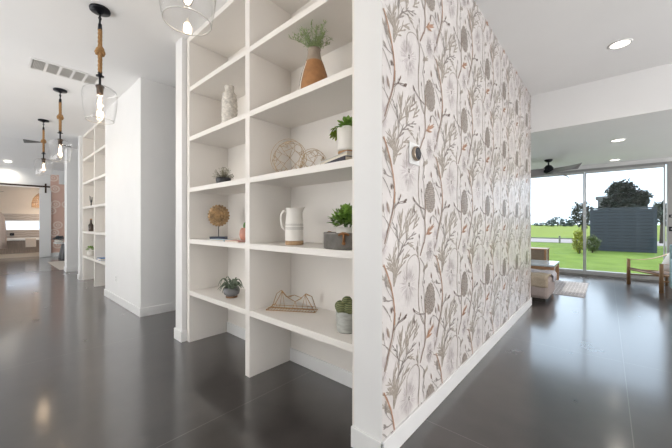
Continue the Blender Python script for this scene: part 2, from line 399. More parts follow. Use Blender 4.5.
    petal('leaf', P(3,562,340), P(3,556,270), .014); petal('leaf', P(3,600,310), P(3,584,235), .013); petal('leaf', P(1,602,170), P(1,592,80), .013); petal('grey', P(1,566,160), P(1,560,100), .009)
    petal('stem', P(2,520,395), P(2,512,325), .016); stroke('grey', q((2,525,390),(2,545,448)), .0025)
    stroke('grey', q((3,500,448),(3,520,380),(3,548,362),(3,590,400)), .0035)
    petal('dark', P(3,505,430), P(3,515,375), .010); petal('grey', P(3,556,20), P(2,548,430), .012); stroke('grey', q((3,560,10),(3,585,35),(3,615,30)), .004)
    # pine cone
    c = P(3,505,187); rx = .88*abs(P(3,560,187).x-c.x); rz = abs(P(3,505,30).y-c.y)
    polys.append(('leaf', [c+Vector((rx*math.cos(a)*(1-.16*math.sin(a))*(1+.10*(i%2)), rz*math.sin(a)*(1+.05*(i%2)))) for i, a in [(i, 2*PI*i/30) for i in range(30)]]))
    for r in range(-7, 8):
        zz = r/8.; hw = math.sqrt(1-zz*zz)*.95
        n = max(2, int(hw*6.5))
        for k in range(n):
            yy = ((k+.5*(r % 2)+.25)/n*2-1)*hw
            if abs(yy) > hw: continue
            ctr = c+Vector((rx*yy, rz*zz)); sx = rx*.15; sz = rz*.062
            polys.append(('grey', [ctr+Vector((sx*1.1, 0)), ctr+Vector((0, sz*1.15)), ctr+Vector((-sx*1.1, 0)), ctr+Vector((0, -sz*.9))]))
            if rnd.random() < .45: petal('dark', ctr+Vector((-sx, -sz*.3)), ctr+Vector((sx, -sz*.6)), .003, 3)
    # pale flowers
    def bloom(c, rx, rz, n, w, core=True):
        for k in range(n):
            a = 2*PI*k/n+rnd.uniform(-.08, .08); r0 = .10+.25*rnd.random(); r1 = .6+.4*rnd.random()
            petal('pale', c+Vector((rx*r0*math.cos(a), rz*r0*math.sin(a))), c+Vector((rx*r1*math.cos(a), rz*r1*math.sin(a))), w)
        for k in range(int(n*.8)):
            a = rnd.uniform(0, 2*PI); r0 = rnd.uniform(.1, .5); c0 = c+Vector((rx*r0*math.cos(a), rz*r0*math.sin(a)))
            stroke('leaf' if k % 4 == 0 else 'pale', [c0, c0+Vector((rx*.28*math.cos(a), rz*.28*math.sin(a)))], .0022, .001)
        if core:
            for k in range(7):
                a = 2*PI*k/7; petal('dark', c+Vector((.002*math.cos(a), .003*math.sin(a))), c+Vector((.011*math.cos(a), .016*math.sin(a))), .005, 3)
    c = P(3,287,45); bloom(c, abs(P(3,185,45).x-c.x), abs(P(3,287,290).y-c.y), 40, .005)
    c = P(2,30,30); bloom(c, .055, .10, 22, .006, False)
    c = P(2,500,100); bloom(c, .062, .085, 26, .006, True)
    for k in range(6):
        a = PI*(.15+k*.14); stroke('grey', [c+Vector((.012*math.cos(a+PI), .015*math.sin(a+PI))), c+Vector((.05*math.cos(a+PI), .035*math.sin(a+PI))), c+Vector((.055*math.cos(a+PI)+.01, .075*math.sin(a+PI)))], .003, .0015)
    c = P(4,70,110); petal('pale', P(4,80,180), P(4,60,60), .02)
    # lay the repeats over the wall
    Y0, Y1, Z0, Z1 = YF+.002, YE-.002, .112, H-.001
    for i in range(-2, 8):
        for j in range(-3, 5):
            dy, dz = i*PW, j*PH
            for ip, (col, pts) in enumerate(polys):
                qy = [p.x+dy for p in pts]; qz = [p.y+dz for p in pts]
                if max(qy) < Y0 or min(qy) > Y1 or max(qz) < Z0 or min(qz) > Z1: continue
                # clip polygon to the wall rectangle
                pl = list(zip(qy, qz))
                if min(qy) < Y0 or max(qy) > Y1 or min(qz) < Z0 or max(qz) > Z1:
                    for ax, lim, sg in ((0, Y0, 1), (0, Y1, -1), (1, Z0, 1), (1, Z1, -1)):
                        out = []
                        for k in range(len(pl)):
                            a, b = pl[k-1], pl[k]; ia = sg*(a[ax]-lim) >= 0; ib = sg*(b[ax]-lim) >= 0
                            if ia != ib:
                                t = (lim-a[ax])/(b[ax]-a[ax]); out.append((a[0]+(b[0]-a[0])*t, a[1]+(b[1]-a[1])*t))
                            if ib: out.append(b)
                        pl = out
                        if len(pl) < 3: break
                    if len(pl) < 3: continue
                f = bm.faces.new([bm.verts.new((XW+.001+layer[col]+ip*4e-7, y, z)) for y, z in pl]); f.material_index = names.index(col)
    bmesh.ops.recalc_face_normals(bm, faces=bm.faces)
    for f in bm.faces:
        if f.normal.x < 0: f.normal_flip()
    box(bm, XW, XW+.001, Y0, YE, Z0, Z1, 0)
    o = obj('wall_covering', bm, [paper]+[cols[n] for n in names[1:]], recalc=False)
    return struct(o, 'botanical wallpaper with brown stems, taupe leaves and grey cones on off-white', 'wallpaper')
build_wallpaper()

# ------------------------------------------------------------ built-in shelves
SZ = (0.502, 1.025, 1.544, 2.061, 2.564)
def shelf_unit(dx, label):
    t = thing('built_in_bookcase', label, 'bookcase', (dx-2.12, 1.35, 0), 0)
    x0, x1 = -1.11, 1.10     # outer faces relative to the divider's centre
    D = .42; th = .055
    boxes('side_panel', [(x0+.003, x0+.06, 0, D, 0, H-.002)], shelf_paint, t, .002)
    boxes('side_panel', [(x1-.05, x1-.003, 0, D, 0, H-.002)], shelf_paint, t, .002)
    boxes('divider', [(-.03, .03, 0, D, 0, H-.002)], shelf_paint, t, .002)
    boxes('back_panel', [(x0+.06, x1-.05, D, D+.028, 0, H-.002)], shelf_paint, t)
    boxes('top_rail', [(x0+.06, -.03, 0.001, D, H-.05, H-.003)], shelf_paint, t)
    boxes('top_rail', [(.03, x1-.05, 0.001, D, H-.05, H-.003)], shelf_paint, t)
    for z in SZ:
        boxes('shelf', [(x0+.06, -.03, .0015, D, z-.022, z+.022)], shelf_paint, t, .002)
        boxes('shelf', [(.03, x1-.05, .0015, D, z-.022, z+.022)], shelf_paint, t, .002)
    boxes('skirting', [(x0+.06, -.03, D-.014, D, 0, .112)], trim_paint, t, .003)
    boxes('skirting', [(.03, x1-.05, D-.014, D, 0, .112)], trim_paint, t, .003)
    return t
shelf_unit(0, 'tall white built-in bookcase in the foreground, open cubbies holding plants and wire ornaments')
shelf_unit(-5.25, 'far white built-in bookcase down the hall, past the blank wall')
ST = [z+.0225 for z in SZ]

# ------------------------------------------------------------ pendants
bulb_glow = mat('bulb_glow', (1, .8, .5), .4, emit=((1.0, .74, .42), 7))
dark_bronze = mat('dark_bronze', (.045, .03, .022), .4, .7)
def pendant(label, loc, drop=0.0):
    # origin at the ceiling; drop lengthens the rope
    t = thing('pendant_lamp', label, 'pendant lamp', loc, 0)
    d = -drop
    bm = bmesh.new(); lathe(bm, [(0, -.001), (.075, -.001), (.078, -.008), (.075, -.022), (.03, -.026), (.012, -.045), (0, -.045)], 32); obj('canopy', bm, black_metal, t)
    bm = bmesh.new(); lathe(bm, [(.006, -.045), (.006, -.085)], 8)
    ring = [(0.024*math.cos(a), 0, -.105+.024*math.sin(a)) for a in [2*PI*k/16 for k in range(16)]]
    tube(bm, ring, .004, 8, closed=True)
    tube(bm, [(0, .010*math.cos(a), -.082+.014*math.sin(a)) for a in [2*PI*k/10 for k in range(10)]], .003, 6, closed=True)
    obj('chain_loop', bm, black_metal, t)
    bm = bmesh.new(); lathe(bm, [(.006, -.125), (.014, -.135), (.016, -.185), (.0, -.185)], 14); obj('rope_ferrule', bm, black_metal, t)
    bm = bmesh.new()
    n = 26
    for s in range(3):   # three-strand rope
        tube(bm, [(.0085*math.cos(2*PI*s/3+k*.9), .0085*math.sin(2*PI*s/3+k*.9), -.18+(d-.57+.18)*k/n) for k in range(n+1)], .0095, 7)
    rp = obj('rope', bm, rope_mat, t)
    bm = bmesh.new()
    kz = d/2-.375
    for s in range(5):
        a0 = s*1.25
        pts = [(.031*math.cos(a), .031*math.sin(a)*math.cos(a0), kz+.030*math.sin(a+a0)*math.sin(a0)+.012*math.cos(a*2)) for a in [2*PI*k/14 for k in range(14)]]
        tube(bm, pts, .010, 7, closed=True)
    sphere(bm, (0, 0, kz), .026)
    obj('rope_knot', bm, rope_mat, t)
    bm = bmesh.new(); lathe(bm, [(0, d-.555), (.016, d-.56), (.016, d-.585), (.030, d-.59), (.030, d-.598), (.009, d-.602), (.009, d-.68), (0, d-.68)], 16); obj('stem', bm, black_metal, t)
    bm = bmesh.new(); lathe(bm, [(0, d-.675), (.030, d-.68), (.034, d-.69), (.026, d-.70), (.024, d-.75), (.018, d-.755), (0, d-.755)], 18); obj('socket', bm, dark_bronze, t)
    bm = bmesh.new(); lathe(bm, [(.014, d-.755), (.016, d-.775), (.026, d-.80), (.030, d-.83), (.028, d-.87), (.018, d-.90), (0, d-.912)], 18, cap_bottom=False)
    b = obj('bulb', bm, glass_clear, t)
    bm = bmesh.new()
    for k in range(6):
        a = 2*PI*k/6
        tube(bm, [(.003*math.cos(a), .003*math.sin(a), d-.775), (.012*math.cos(a), .012*math.sin(a), d-.805), (.003*math.cos(a+.5), .003*math.sin(a+.5), d-.840), (.009*math.cos(a+1), .009*math.sin(a+1), d-.865), (.003*math.cos(a+1.4), .003*math.sin(a+1.4), d-.89)], .0019, 6)
    obj('filament', bm, bulb_glow, b)
    bm = bmesh.new()
    lathe(bm, [(.026, d-.688), (.055, d-.690), (.095, d-.700), (.120, d-.722), (.128, d-.755), (.126, d-.82), (.118, d-.90), (.107, d-.965), (.101, d-.985)], 48, cap_bottom=False, cap_top=False)
    g = obj('glass_shade', bm, glass_clear, t)
    bm = bmesh.new(); tube(bm, [(.101*math.cos(a), .101*math.sin(a), d-.985) for a in [2*PI*k/48 for k in range(48)]], .0025, 6, closed=True)
    obj('rim', bm, mat('glass_rim', (.62, .60, .56), .08, 0, spec=.9), g)
    l = bpy.data.lights.new('pendant_light', 'POINT'); l.energy = 4; l.shadow_soft_size = .03; l.color = (1, .75, .48)
    lo = bpy.data.objects.new('bulb_light', l); C.objects.link(lo); lo.location = (0, 0, d-.83); lo.parent = t
    return t
pendant('nearest pendant lamp, only its clear glass shade showing at the top edge', (-1.44, .605, H), -.01)
pendant('rope and clear glass pendant lamp beside the ceiling vent', (-3.36, .656, H), 0)
pendant('middle rope pendant lamp beyond the ceiling vent', (-5.80, .678, H), .02)
pendant('farthest rope pendant lamp at the end of the hall', (-7.72, .674, H), .02)

# ceiling vent
def vent():
    t = thing('ceiling_vent', 'white rectangular ceiling vent grille with five louvred cells', 'vent', (-5.08, .65, H-.001), 0)
    x0, x1, y0, y1 = -.17, .17, -.33, .33; n = 5; w = .022; bars = [(x0, x1, y0, y0+w, -.010, 0), (x0, x1, y1-w, y1, -.010, 0), (x0, x0+w, y0+w, y1-w, -.010, 0), (x1-w, x1, y0+w, y1-w, -.010, 0)]
    boxes('frame', bars, trim_paint, t, .002)
    cell = (y1-y0-2*w)/n
    for k in range(1, n):
        y = y0+w+cell*k; boxes('cross_bar', [(x0+w, x1-w, y-.012, y+.012, -.009, 0)], trim_paint, t)
    bm = bmesh.new()
    for k in range(n):
        ya = y0+w+cell*k
        m = 8
        for j in range(m):
            yy = ya+.012+(cell-.024)*(j+.5)/m
            vs = [bm.verts.new(p) for p in ((x0+w, yy-.004, -.007), (x1-w, yy-.004, -.007), (x1-w, yy+.004, -.002), (x0+w, yy+.004, -.002))]
            bm.faces.new(vs)
    obj('louvres', bm, mat('vent_louvre', (.66, .65, .63), .6), t)
    boxes('backing', [(x0+w, x1-w, y0+w, y1-w, -.0015, -.0005)], mat('vent_dark', (.52, .51, .49), .8), t)
vent()

# recessed ceiling lights
lamp_emit = mat('downlight_glow', (1, 1, 1), .5, emit=((1.0, .93, .80), 7))
def downlight(label, loc, power):
    t = thing('recessed_light', label, 'ceiling light', loc)
    bm = bmesh.new(); lathe(bm, [(.078, -.001), (.100, -.001), (.100, -.006), (.080, -.009), (.078, -.001)], 32, cap_bottom=False, cap_top=False); obj('trim_ring', bm, trim_paint, t)
    bm = bmesh.new(); lathe(bm, [(0, -.0045), (.079, -.0045), (.079, -.0015), (0, -.0015)], 32); obj('lens', bm, lamp_emit, t)
    l = bpy.data.lights.new('downlight', 'SPOT'); l.energy = power; l.spot_size = 2.4; l.spot_blend = .8; l.shadow_soft_size = .08; l.color = (1, .93, .82)
    lo = bpy.data.objects.new('downlight_beam', l); C.objects.link(lo); lo.location = (0, 0, -.02); lo.parent = t
downlight('round recessed light in the high ceiling beside the wallpapered wall', (.106, 4.41, H), 45)
downlight('nearer of the two small recessed lights in the low living room ceiling', (.138, 6.73, LC), 30)
downlight('warm recessed light in the ceiling in front of the bathroom opening', (-15.0, .45, 3.27), 60)
downlight('farther small recessed light in the low living room ceiling, near the glass doors', (.127, 8.75, LC), 30)

# thermostat
t = thing('thermostat', 'round bronze thermostat with dark glass face on the wallpaper', 'thermostat', (XW+.003, 1.642, 1.607), 0)
boxes('wall_plate', [(0, .006, -.062, .062, -.062, .062)], trim_paint, t, .003)
bm = bmesh.new(); lathe(bm, [(.036, 0), (.042, .004), (.042, .018), (.036, .021)], 32, cap_bottom=False, cap_top=False); obj('dial_ring', bm, mat('bronze', (.42, .34, .27), .3, .7), t, loc=(.006, 0, 0), rot=(0, PI/2, 0))
bm = bmesh.new(); lathe(bm, [(0, 0), (.037, 0), (.037, .0195), (.030, .0205), (0, .0205)], 32); obj('glass_face', bm, mat('dark_glass', (.02, .022, .03), .08), t, loc=(.006, 0, 0), rot=(0, PI/2, 0))

# outlet
t = thing('wall_outlet', 'small white electrical outlet low on the blank hall wall', 'outlet', (-5.65, YF-.004, .36))
boxes('cover_plate', [(-.036, .036, -.002, .004, -.058, .058)], trim_paint, t, .002)
for z in (-.022, .022): boxes('socket', [(-.016, .016, -.0045, -.002, z-.014, z+.014)], mat('outlet_grey', (.6, .6, .58), .4), t, .002)

# ------------------------------------------------------------ shelf objects
def tall_vase():
    t = thing('bottle_vase', 'tall textured white bottle vase on an upper left shelf', 'vase', (-2.60, 1.47, ST[3]))
    bm = bmesh.new(); prof = []
    for k in range(29):
        z = .30*k/28; r = .068-.010*max(0, (z-.22)/.08)**2 + .0035*math.sin(k*PI/1.5)
        prof.append((r, z))
    prof += [(.050, .315), (.040, .325), (.038, .345), (.044, .365), (.044, .378), (.036, .378), (.032, .34)]
    lathe(bm, prof, 28, cap_top=False)
    for vtx in bm.verts:
        if vtx.co.z < .31:
            a = math.atan2(vtx.co.y, vtx.co.x); s = 1+.035*math.sin(a*9+vtx.co.z*60); vtx.co.x *= s; vtx.co.y *= s
    obj('body', bm, mat('knit_ceramic', (.66, .62, .56), .7, noise=(45, .25)), t)
tall_vase()

def clay_vase():
    t = thing('two_tone_vase', 'brown clay vase with taupe neck on the upper right shelf', 'vase', (-1.515, 1.49, ST[3]))
    terr = mat('terracotta', (.36, .17, .065), .6, noise=(25, .15)); taupe = mat('taupe_glaze', (.34, .28, .22), .5, noise=(25, .12))
    bm = bmesh.new(); lathe(bm, [(0, 0), (.098, 0), (.108, .02), (.106, .06), (.090, .14), (.066, .215), (.060, .228)], 32, cap_top=False); obj('body', bm, terr, t)
    bm = bmesh.new(); lathe(bm, [(.0605, .226), (.052, .25), (.045, .28), (.043, .305), (.047, .318), (.041, .318), (.038, .29), (.0, .28)], 32, cap_bottom=False); obj('neck', bm, taupe, t)
    # slanting cream and black band on the left flank
    bm = bmesh.new()
    for mi, (a0, w, off) in enumerate(((-2.08, .20, .0015), (-1.93, .17, .0022))):
        prof = [(.1083, .02), (.1063, .06), (.0903, .14), (.0663, .215)]
        for k in range(3):
            q = []
            for (r, z), s in ((prof[k], 0), (prof[k], 1), (prof[k+1], 1), (prof[k+1], 0)):
                a = a0+w*s+z*.9; q.append(bm.verts.new(((r+off)*math.cos(a), (r+off)*math.sin(a), z)))
            f = bm.faces.new(q); f.material_index = mi
    obj('glaze_band', bm, [mat('band_black', (.02, .02, .02), .4), mat('band_cream', (.75, .70, .62), .5)], t, recalc=False)
    rnd = random.Random(5)
    p = thing('grass_sprig', 'airy green foliage standing in the brown clay vase', 'plant', (-1.515, 1.49, ST[3]+.283))
    st = bmesh.new(); lf = bmesh.new()
    for k in range(38):
        a = rnd.uniform(0, 2*PI); sp_ = rnd.uniform(.15, .85); L = rnd.uniform(.13, .22)
        pts = []
        for s in range(6):
            u = s/5; pts.append(Vector((.02*math.cos(a)*u+L*sp_*math.cos(a)*u**1.3, .02*math.sin(a)*u+L*sp_*.8*math.sin(a)*u**1.3, min(.150, L*u*(1.0-.35*sp_*u)))))
        tube(st, pts, .0012, 5)
        for s in range(14):
            u = .25+.75*s/13; i = min(4, int(u*5)); pp = pts[i].lerp(pts[i+1], u*5-i)
            for m in range(2):
                d = Vector((rnd.uniform(-1, 1), rnd.uniform(-1, 1), rnd.uniform(.1, 1.2)))
                leaf(lf, pp, d, rnd.uniform(.016, .034), .0055, .1, n=2)
    obj('stems', st, soft_green, p); obj('leaves', lf, mat('feather_green', (.34, .42, .20), .6, noise=(40, .25)), p)
clay_vase()

def wire_orb(name, label, loc, R, flat, seed, rot=(0,0,0)):
    rnd = random.Random(seed); bm = bmesh.new()
    pts = []
    n = 46
    for k in range(n):
        z = 1-2*(k+.5)/n; r = math.sqrt(1-z*z); a = k*2.399963
        v = Vector((r*math.cos(a)*R*rnd.uniform(.9, 1.04), r*math.sin(a)*R*flat, z*R*rnd.uniform(.92, 1.04)))
        pts.append(v)
    E = Matrix.Rotation(rot[2], 3, 'Z')
    pts = [E @ p for p in pts]
    zmin = min(p.z for p in pts)
    done = set()
    for i, p in enumerate(pts):
        near = sorted(range(n), key=lambda j: (pts[j]-p).length)[1:4]
        for j in near:
            e = (min(i, j), max(i, j))
            if e in done: continue
            done.add(e); tube(bm, [p-Vector((0,0,zmin-.002)), pts[j]-Vector((0,0,zmin-.002))], .0017, 6)
    for q in range(2):
        ring = [E @ Vector((R*1.0*math.cos(a), (q-.5)*R*flat*1.2, R*math.sin(a))) - Vector((0,0,zmin-.002-.006)) for a in [2*PI*k/30+q*.1 for k in range(30)]]
        tube(bm, ring, .0018, 6, closed=True)
    o = obj(name, bm, mat('pale_gold_wire', (.50, .36, .21), .4, .4), None, loc=loc)
    return tag(o, label, 'ornament')
wire_orb('wire_orb', 'larger open gold wire orb on the right hand shelf', (-1.80, 1.50, ST[2]), .135, .35, 3, (0, 0, .45))
wire_orb('wire_orb', 'smaller gold wire orb leaning behind the larger one by the books', (-1.70, 1.655, ST[2]), .105, .35, 8, (0, 0, .45))

def book(label, name, loc, rz, w, d, h, cover, pages=mat('book_pages', (.70, .64, .54), .8, noise=(120, .12, (1, 1, 12)))):
    t = thing(name, label, 'book', loc, rz)
    c = .004
    boxes('cover', [(0, w, 0, d, 0, c), (0, w, 0, d, h-c, h), (0, .006, 0, d, c, h-c)], cover, t, .001)
    boxes('pages', [(.006, w-.006, .006, d-.006, c, h-c)], pages, t)
    return t
def skew_book(label, z, h, L, Wd, cover, off=(0, 0)):
    ang = math.radians(-21)
    t = thing('hardcover_book', label, 'book', (-1.20+off[0], 1.372+off[1], z), ang)
    c = .004
    boxes('cover', [(-L, .06, 0, Wd, 0, c), (-L, .06, 0, Wd, h-c, h)], cover, t, .001)
    boxes('pages', [(-L+.004, .056, .006, Wd-.006, c, h-c)], MATS['book_pages'], t)
    if 'navy' in label: boxes('spine', [(-L, .06, 0, .005, c, h-c)], cover, t)
skew_book('lower dark navy book of the two under the white plant pot', ST[2], .030, .31, .15, mat('book_navy', (.02, .022, .04), .45, noise=(20, .2)), (0.01, .012))
skew_book('upper pale grey book of the two under the white plant pot', ST[2]+.0305, .026, .30, .14, mat('book_pale', (.62, .61, .59), .5, noise=(20, .05)), (0.015, .02))

def foliage(bmf, rnd, n, R, zc, L, W_, flat=.8, updir=.6):
    for k in range(n):
        a = rnd.uniform(0, 2*PI); e = rnd.uniform(-.15, 1.0)*PI/2; r = R*rnd.uniform(.45, 1.0)
        d = Vector((math.cos(a)*math.cos(e), math.sin(a)*math.cos(e), math.sin(e)))
        p = Vector((d.x*r, d.y*r, zc+d.z*r*flat))
        dd = d+Vector((rnd.uniform(-.7, .7), rnd.uniform(-.7, .7), rnd.uniform(-.2, updir)))
        leaf(bmf, p-dd.normalized()*L*.3, dd, L*rnd.uniform(.7, 1.2), W_*rnd.uniform(.8, 1.2), .2)

def white_pot():
    z = ST[2]+.057
    t = thing('plant_pot', 'smooth white pot with cork foot standing on the two books', 'plant pot', (-1.182, 1.455, z))
    bm = bmesh.new(); lathe(bm, [(0, .014), (.064, .014), (.068, .03), (.070, .155), (.067, .158), (.064, .155), (.062, .13), (0, .13)], 36); obj('pot', bm, ceramic_white, t)
    bm = bmesh.new(); lathe(bm, [(0, 0), (.062, 0), (.064, .004), (.064, .0145), (0, .0145)], 36); obj('cork_foot', bm, mat('cork', (.40, .24, .12), .8, noise=(80, .3)), t)
    rnd = random.Random(11)
    p = thing('leafy_plant', 'trailing green plant growing in the white pot above the books', 'plant', (-1.182, 1.455, z+.131))
    bm = bmesh.new(); foliage(bm, rnd, 170, .068, .03, .038, .026)
    obj('leaves', bm, leaf_green, p)
    bm = bmesh.new()
    for k in range(44):
        u = k/43; base = Vector((-.052-.03*math.sin(u*PI*.7), -.02+rnd.uniform(-.035, .02), .045-.055*u))
        leaf(bm, base, Vector((-1, rnd.uniform(-.6, .4), rnd.uniform(-.9, .5))), .030, .017, .3)
    obj('trailing_leaves', bm, mat('lime_leaf', (.25, .34, .03), .5, noise=(30, .3)), p)
white_pot()

def pitcher():
    t = thing('pitcher', 'cream ceramic pitcher with grey bands and bare clay foot', 'pitcher', (-1.733, 1.50, ST[1]), math.radians(0))
    body = bmesh.new(); lathe(body, [(.067, .031), (.068, .07), (.066, .14), (.061, .20), (.058, .235), (.060, .262), (.064, .270), (.060, .270), (.055, .235), (.060, .14), (.062, .04), (0, .035)], 40, cap_bottom=False)
    for vtx in body.verts:
        if vtx.co.z > .235 and vtx.co.x > .02:
            k = (vtx.co.z-.235)/.035; f = max(0, vtx.co.x/.06)**6; vtx.co.x += .018*k*f; vtx.co.z += .006*k*f
    obj('body', body, ceramic_white, t, rot=(0, 0, math.radians(30)))
    bm = bmesh.new(); lathe(bm, [(0, 0), (.064, 0), (.067, .006), (.067, .031), (0, .031)], 40); obj('foot', bm, mat('bare_clay', (.42, .27, .15), .75, noise=(50, .15)), t)
    bm = bmesh.new()
    for z, r, h in ((.150, .0664, .002), (.142, .0668, .0015), (.122, .0676, .0035), (.113, .0678, .0015)):
        lathe(bm, [(r, z), (r, z+h)], 40, cap_bottom=False, cap_top=False)
    obj('painted_bands', bm, mat('band_grey', (.12, .11, .10), .5), t)
    bm = bmesh.new()
    pts = [(-.056, 0, .245), (-.082, 0, .250), (-.100, 0, .225), (-.102, 0, .18), (-.092, 0, .13), (-.066, 0, .105)]
    tube(bm, pts, .0085, 10); obj('handle', bm, ceramic_white, t, rot=(0, 0, math.radians(35)))
pitcher()

def metal_tin():
    t = thing('metal_tin', 'round weathered grey metal tin with leather handles on the right shelf', 'tin', (-1.238, 1.51, ST[1]))
    tin = mat('galvanised', (.26, .245, .225), .5, .55, noise=(14, .25))
    bm = bmesh.new(); lathe(bm, [(0, 0), (.144, 0), (.148, .004), (.148, .092), (.151, .096), (.148, .100), (.144, .096), (.143, .012), (0, .010)], 48); obj('body', bm, tin, t)
    lea = mat('tan_leather', (.30, .14, .05), .55, noise=(30, .2))
    for a in (math.radians(178), math.radians(-58)):
        bm = bmesh.new(); c = Vector((.149*math.cos(a), .149*math.sin(a), 0)); tn = Vector((-math.sin(a), math.cos(a), 0)); o = Vector((math.cos(a), math.sin(a), 0))
        tube(bm, [c+tn*.03*s+o*(.012*(1-s*s))+Vector((0, 0, .098-.012*s*s)) for s in (-1, -.6, -.2, .2, .6, 1)], .0075, 8)
        obj('handle', bm, lea, t)
    bm = bmesh.new()
    a = math.radians(-58); c = Vector((.154*math.cos(a), .154*math.sin(a), 0))
    tube(bm, [c+Vector((0, 0, .095)), c+Vector((0, 0, .04))], .007, 8); sphere(bm, c+Vector((0, 0, .038)), .011); obj('leather_tab', bm, lea, t)
    p = thing('potted_shrub', 'bushy green plant in a low white pot inside the metal tin', 'plant', (-1.225, 1.50, ST[1]+.012))
    bm = bmesh.new(); lathe(bm, [(0, 0), (.065, 0), (.075, .12), (.070, .12), (.066, .10), (0, .10)], 32); obj('pot', bm, ceramic_white, p)
    rnd = random.Random(21); bm = bmesh.new(); foliage(bm, rnd, 420, .108, .15, .046, .026, .95); obj('leaves', bm, leaf_green, p)
    bm = bmesh.new()
    for k in range(14):
        a = rnd.uniform(0, 6.28); r = rnd.uniform(.02, .08); tube(bm, [(0.02*math.cos(a), .02*math.sin(a), .10), (r*math.cos(a), r*math.sin(a), .2)], .0025, 5)
    obj('stems', bm, leaf_dark, p)
metal_tin()

def wire_mountains():
    a = math.atan2(.20, .33)
    L = .395; D = .085
    t = thing('wire_mountains', 'copper wire ornament shaped like mountain peaks on the lower shelf', 'ornament', (-2.0, 1.44, ST[0]), a)
    w = .0029
    def ridge(y, pk, name):
        bm = bmesh.new(); pts = [(x*L, y, .003+z) for x, z in pk]; tube(bm, pts, w, 6)
        obj(name, bm, gold_wire, t)
    front = [(0, 0), (.20, .055), (.34, .155), (.45, .105), (.60, .075), (.72, .10), (.80, .135), (1, 0)]
    back = [(.04, 0), (.14, .11), (.24, .14), (.34, .09), (.52, .105), (.66, .085), (.76, .12), (.88, .10), (.97, 0)]
    ridge(0, front, 'front_ridge'); ridge(D, back, 'rear_ridge')
    bm = bmesh.new()
    for y in (0, D):
        tube(bm, [(0, y, .003), (L, y, .003)], w, 6); tube(bm, [(.015, y, .022), (L-.015, y, .022)], w*.8, 6)
    tube(bm, [(0, 0, .003), (0, D, .003)], w, 6); tube(bm, [(L, 0, .003), (L, D, .003)], w, 6)
    for k in range(17): tube(bm, [(L*(k+.5)/17, 0, .003), (L*(k+.5)/17, D, .003)], w*.55, 5)
    obj('base_frame', bm, gold_wire, t)
    bm = bmesh.new()
    for x0, z0, x1, z1 in ((.34, .155, .24, .14), (.80, .135, .76, .12), (.34, .155, .34, .09), (.80, .135, .88, .10), (.60, .075, .66, .085), (.45, .105, .52, .105)):
        tube(bm, [(x0*L, 0, z0+.003), (x1*L, D, z1+.003)], w*.8, 6)
    for x, z in ((.34, .155), (.80, .135), (.60, .075), (.20, .055)):
        tube(bm, [(x*L, 0, z+.003), ((x-.06)*L, 0, .022)], w*.6, 6); tube(bm, [(x*L, 0, z+.003), ((x+.05)*L, 0, .022)], w*.6, 6)
    obj('cross_wires', bm, gold_wire, t)
wire_mountains()

def cactus_pot():
    t = thing('cactus_pot', 'mottled pale grey pot of round cacti on the lower right shelf', 'potted cactus', (-1.235, 1.505, ST[0]))
    bm = bmesh.new(); lathe(bm, [(0, 0), (.060, 0), (.064, .01), (.070, .128), (.066, .131), (.063, .128), (.060, .11), (0, .11)], 36)
    obj('pot', bm, mat('mottled_pot', (.42, .43, .40), .6, noise=(22, .22, (1, 1, 2.5))), t)
    bm = bmesh.new(); lathe(bm, [(0, .108), (.061, .112)], 20, cap_bottom=False, cap_top=False); obj('gravel', bm, soil, t)
    cm = striped('cactus_skin', (.075, .10, .04), (.22, .23, .10), 30, 'Z', .7, 2)
    for x, y, z, r in ((-.045, -.012, .150, .034), (-.008, -.040, .148, .036), (.040, -.025, .150, .034), (-.02, .035, .152, .034), (.040, .028, .150, .033), (.002, .0, .182, .034)):
        bm = bmesh.new(); sphere(bm, (0, 0, 0), r, 1, 1, 1.08, 36, 14)
        for vtx in bm.verts:
            aa = math.atan2(vtx.co.y, vtx.co.x); s = 1+.06*math.cos(aa*12); vtx.co.x *= s; vtx.co.y *= s
        obj('cactus_ball', bm, cm, t, loc=(x, y, z))
cactus_pot()

def airplant():
    t = thing('succulent_bowl', 'spidery grey-green succulent in a small grey bowl on the lowest left shelf', 'potted plant', (-2.60, 1.49, ST[0]))
    bm = bmesh.new(); lathe(bm, [(0, .012), (.045, .014), (.068, .035), (.074, .065), (.068, .09), (.062, .09), (.060, .07), (0, .07)], 32); obj('bowl', bm, mat('grey_stoneware', (.20, .20, .21), .6, noise=(20, .2)), t)
    bm = bmesh.new(); lathe(bm, [(0, 0), (.052, 0), (.052, .013), (0, .013)], 28); obj('wooden_base', bm, mat('walnut', (.22, .12, .06), .5, noise=(20, .2)), t)
    rnd = random.Random(4); bm = bmesh.new()
    for k in range(34):
        a = rnd.uniform(0, 6.28); L = rnd.uniform(.10, .16); h = rnd.uniform(.03, .11); pts = []
        for s in range(7):
            u = s/6; r = .015+L*.72*u; zz = .085+h*math.sin(u*PI*.75)*1.1-.045*u*u
            pts.append((r*math.cos(a+u*.5), min(r*math.sin(a+u*.5), .24), max(zz, .03 if r > .08 else .08)))
        tube(bm, pts, .0095, 6, .0015)
    obj('leaves', bm, grey_green, t)
airplant()

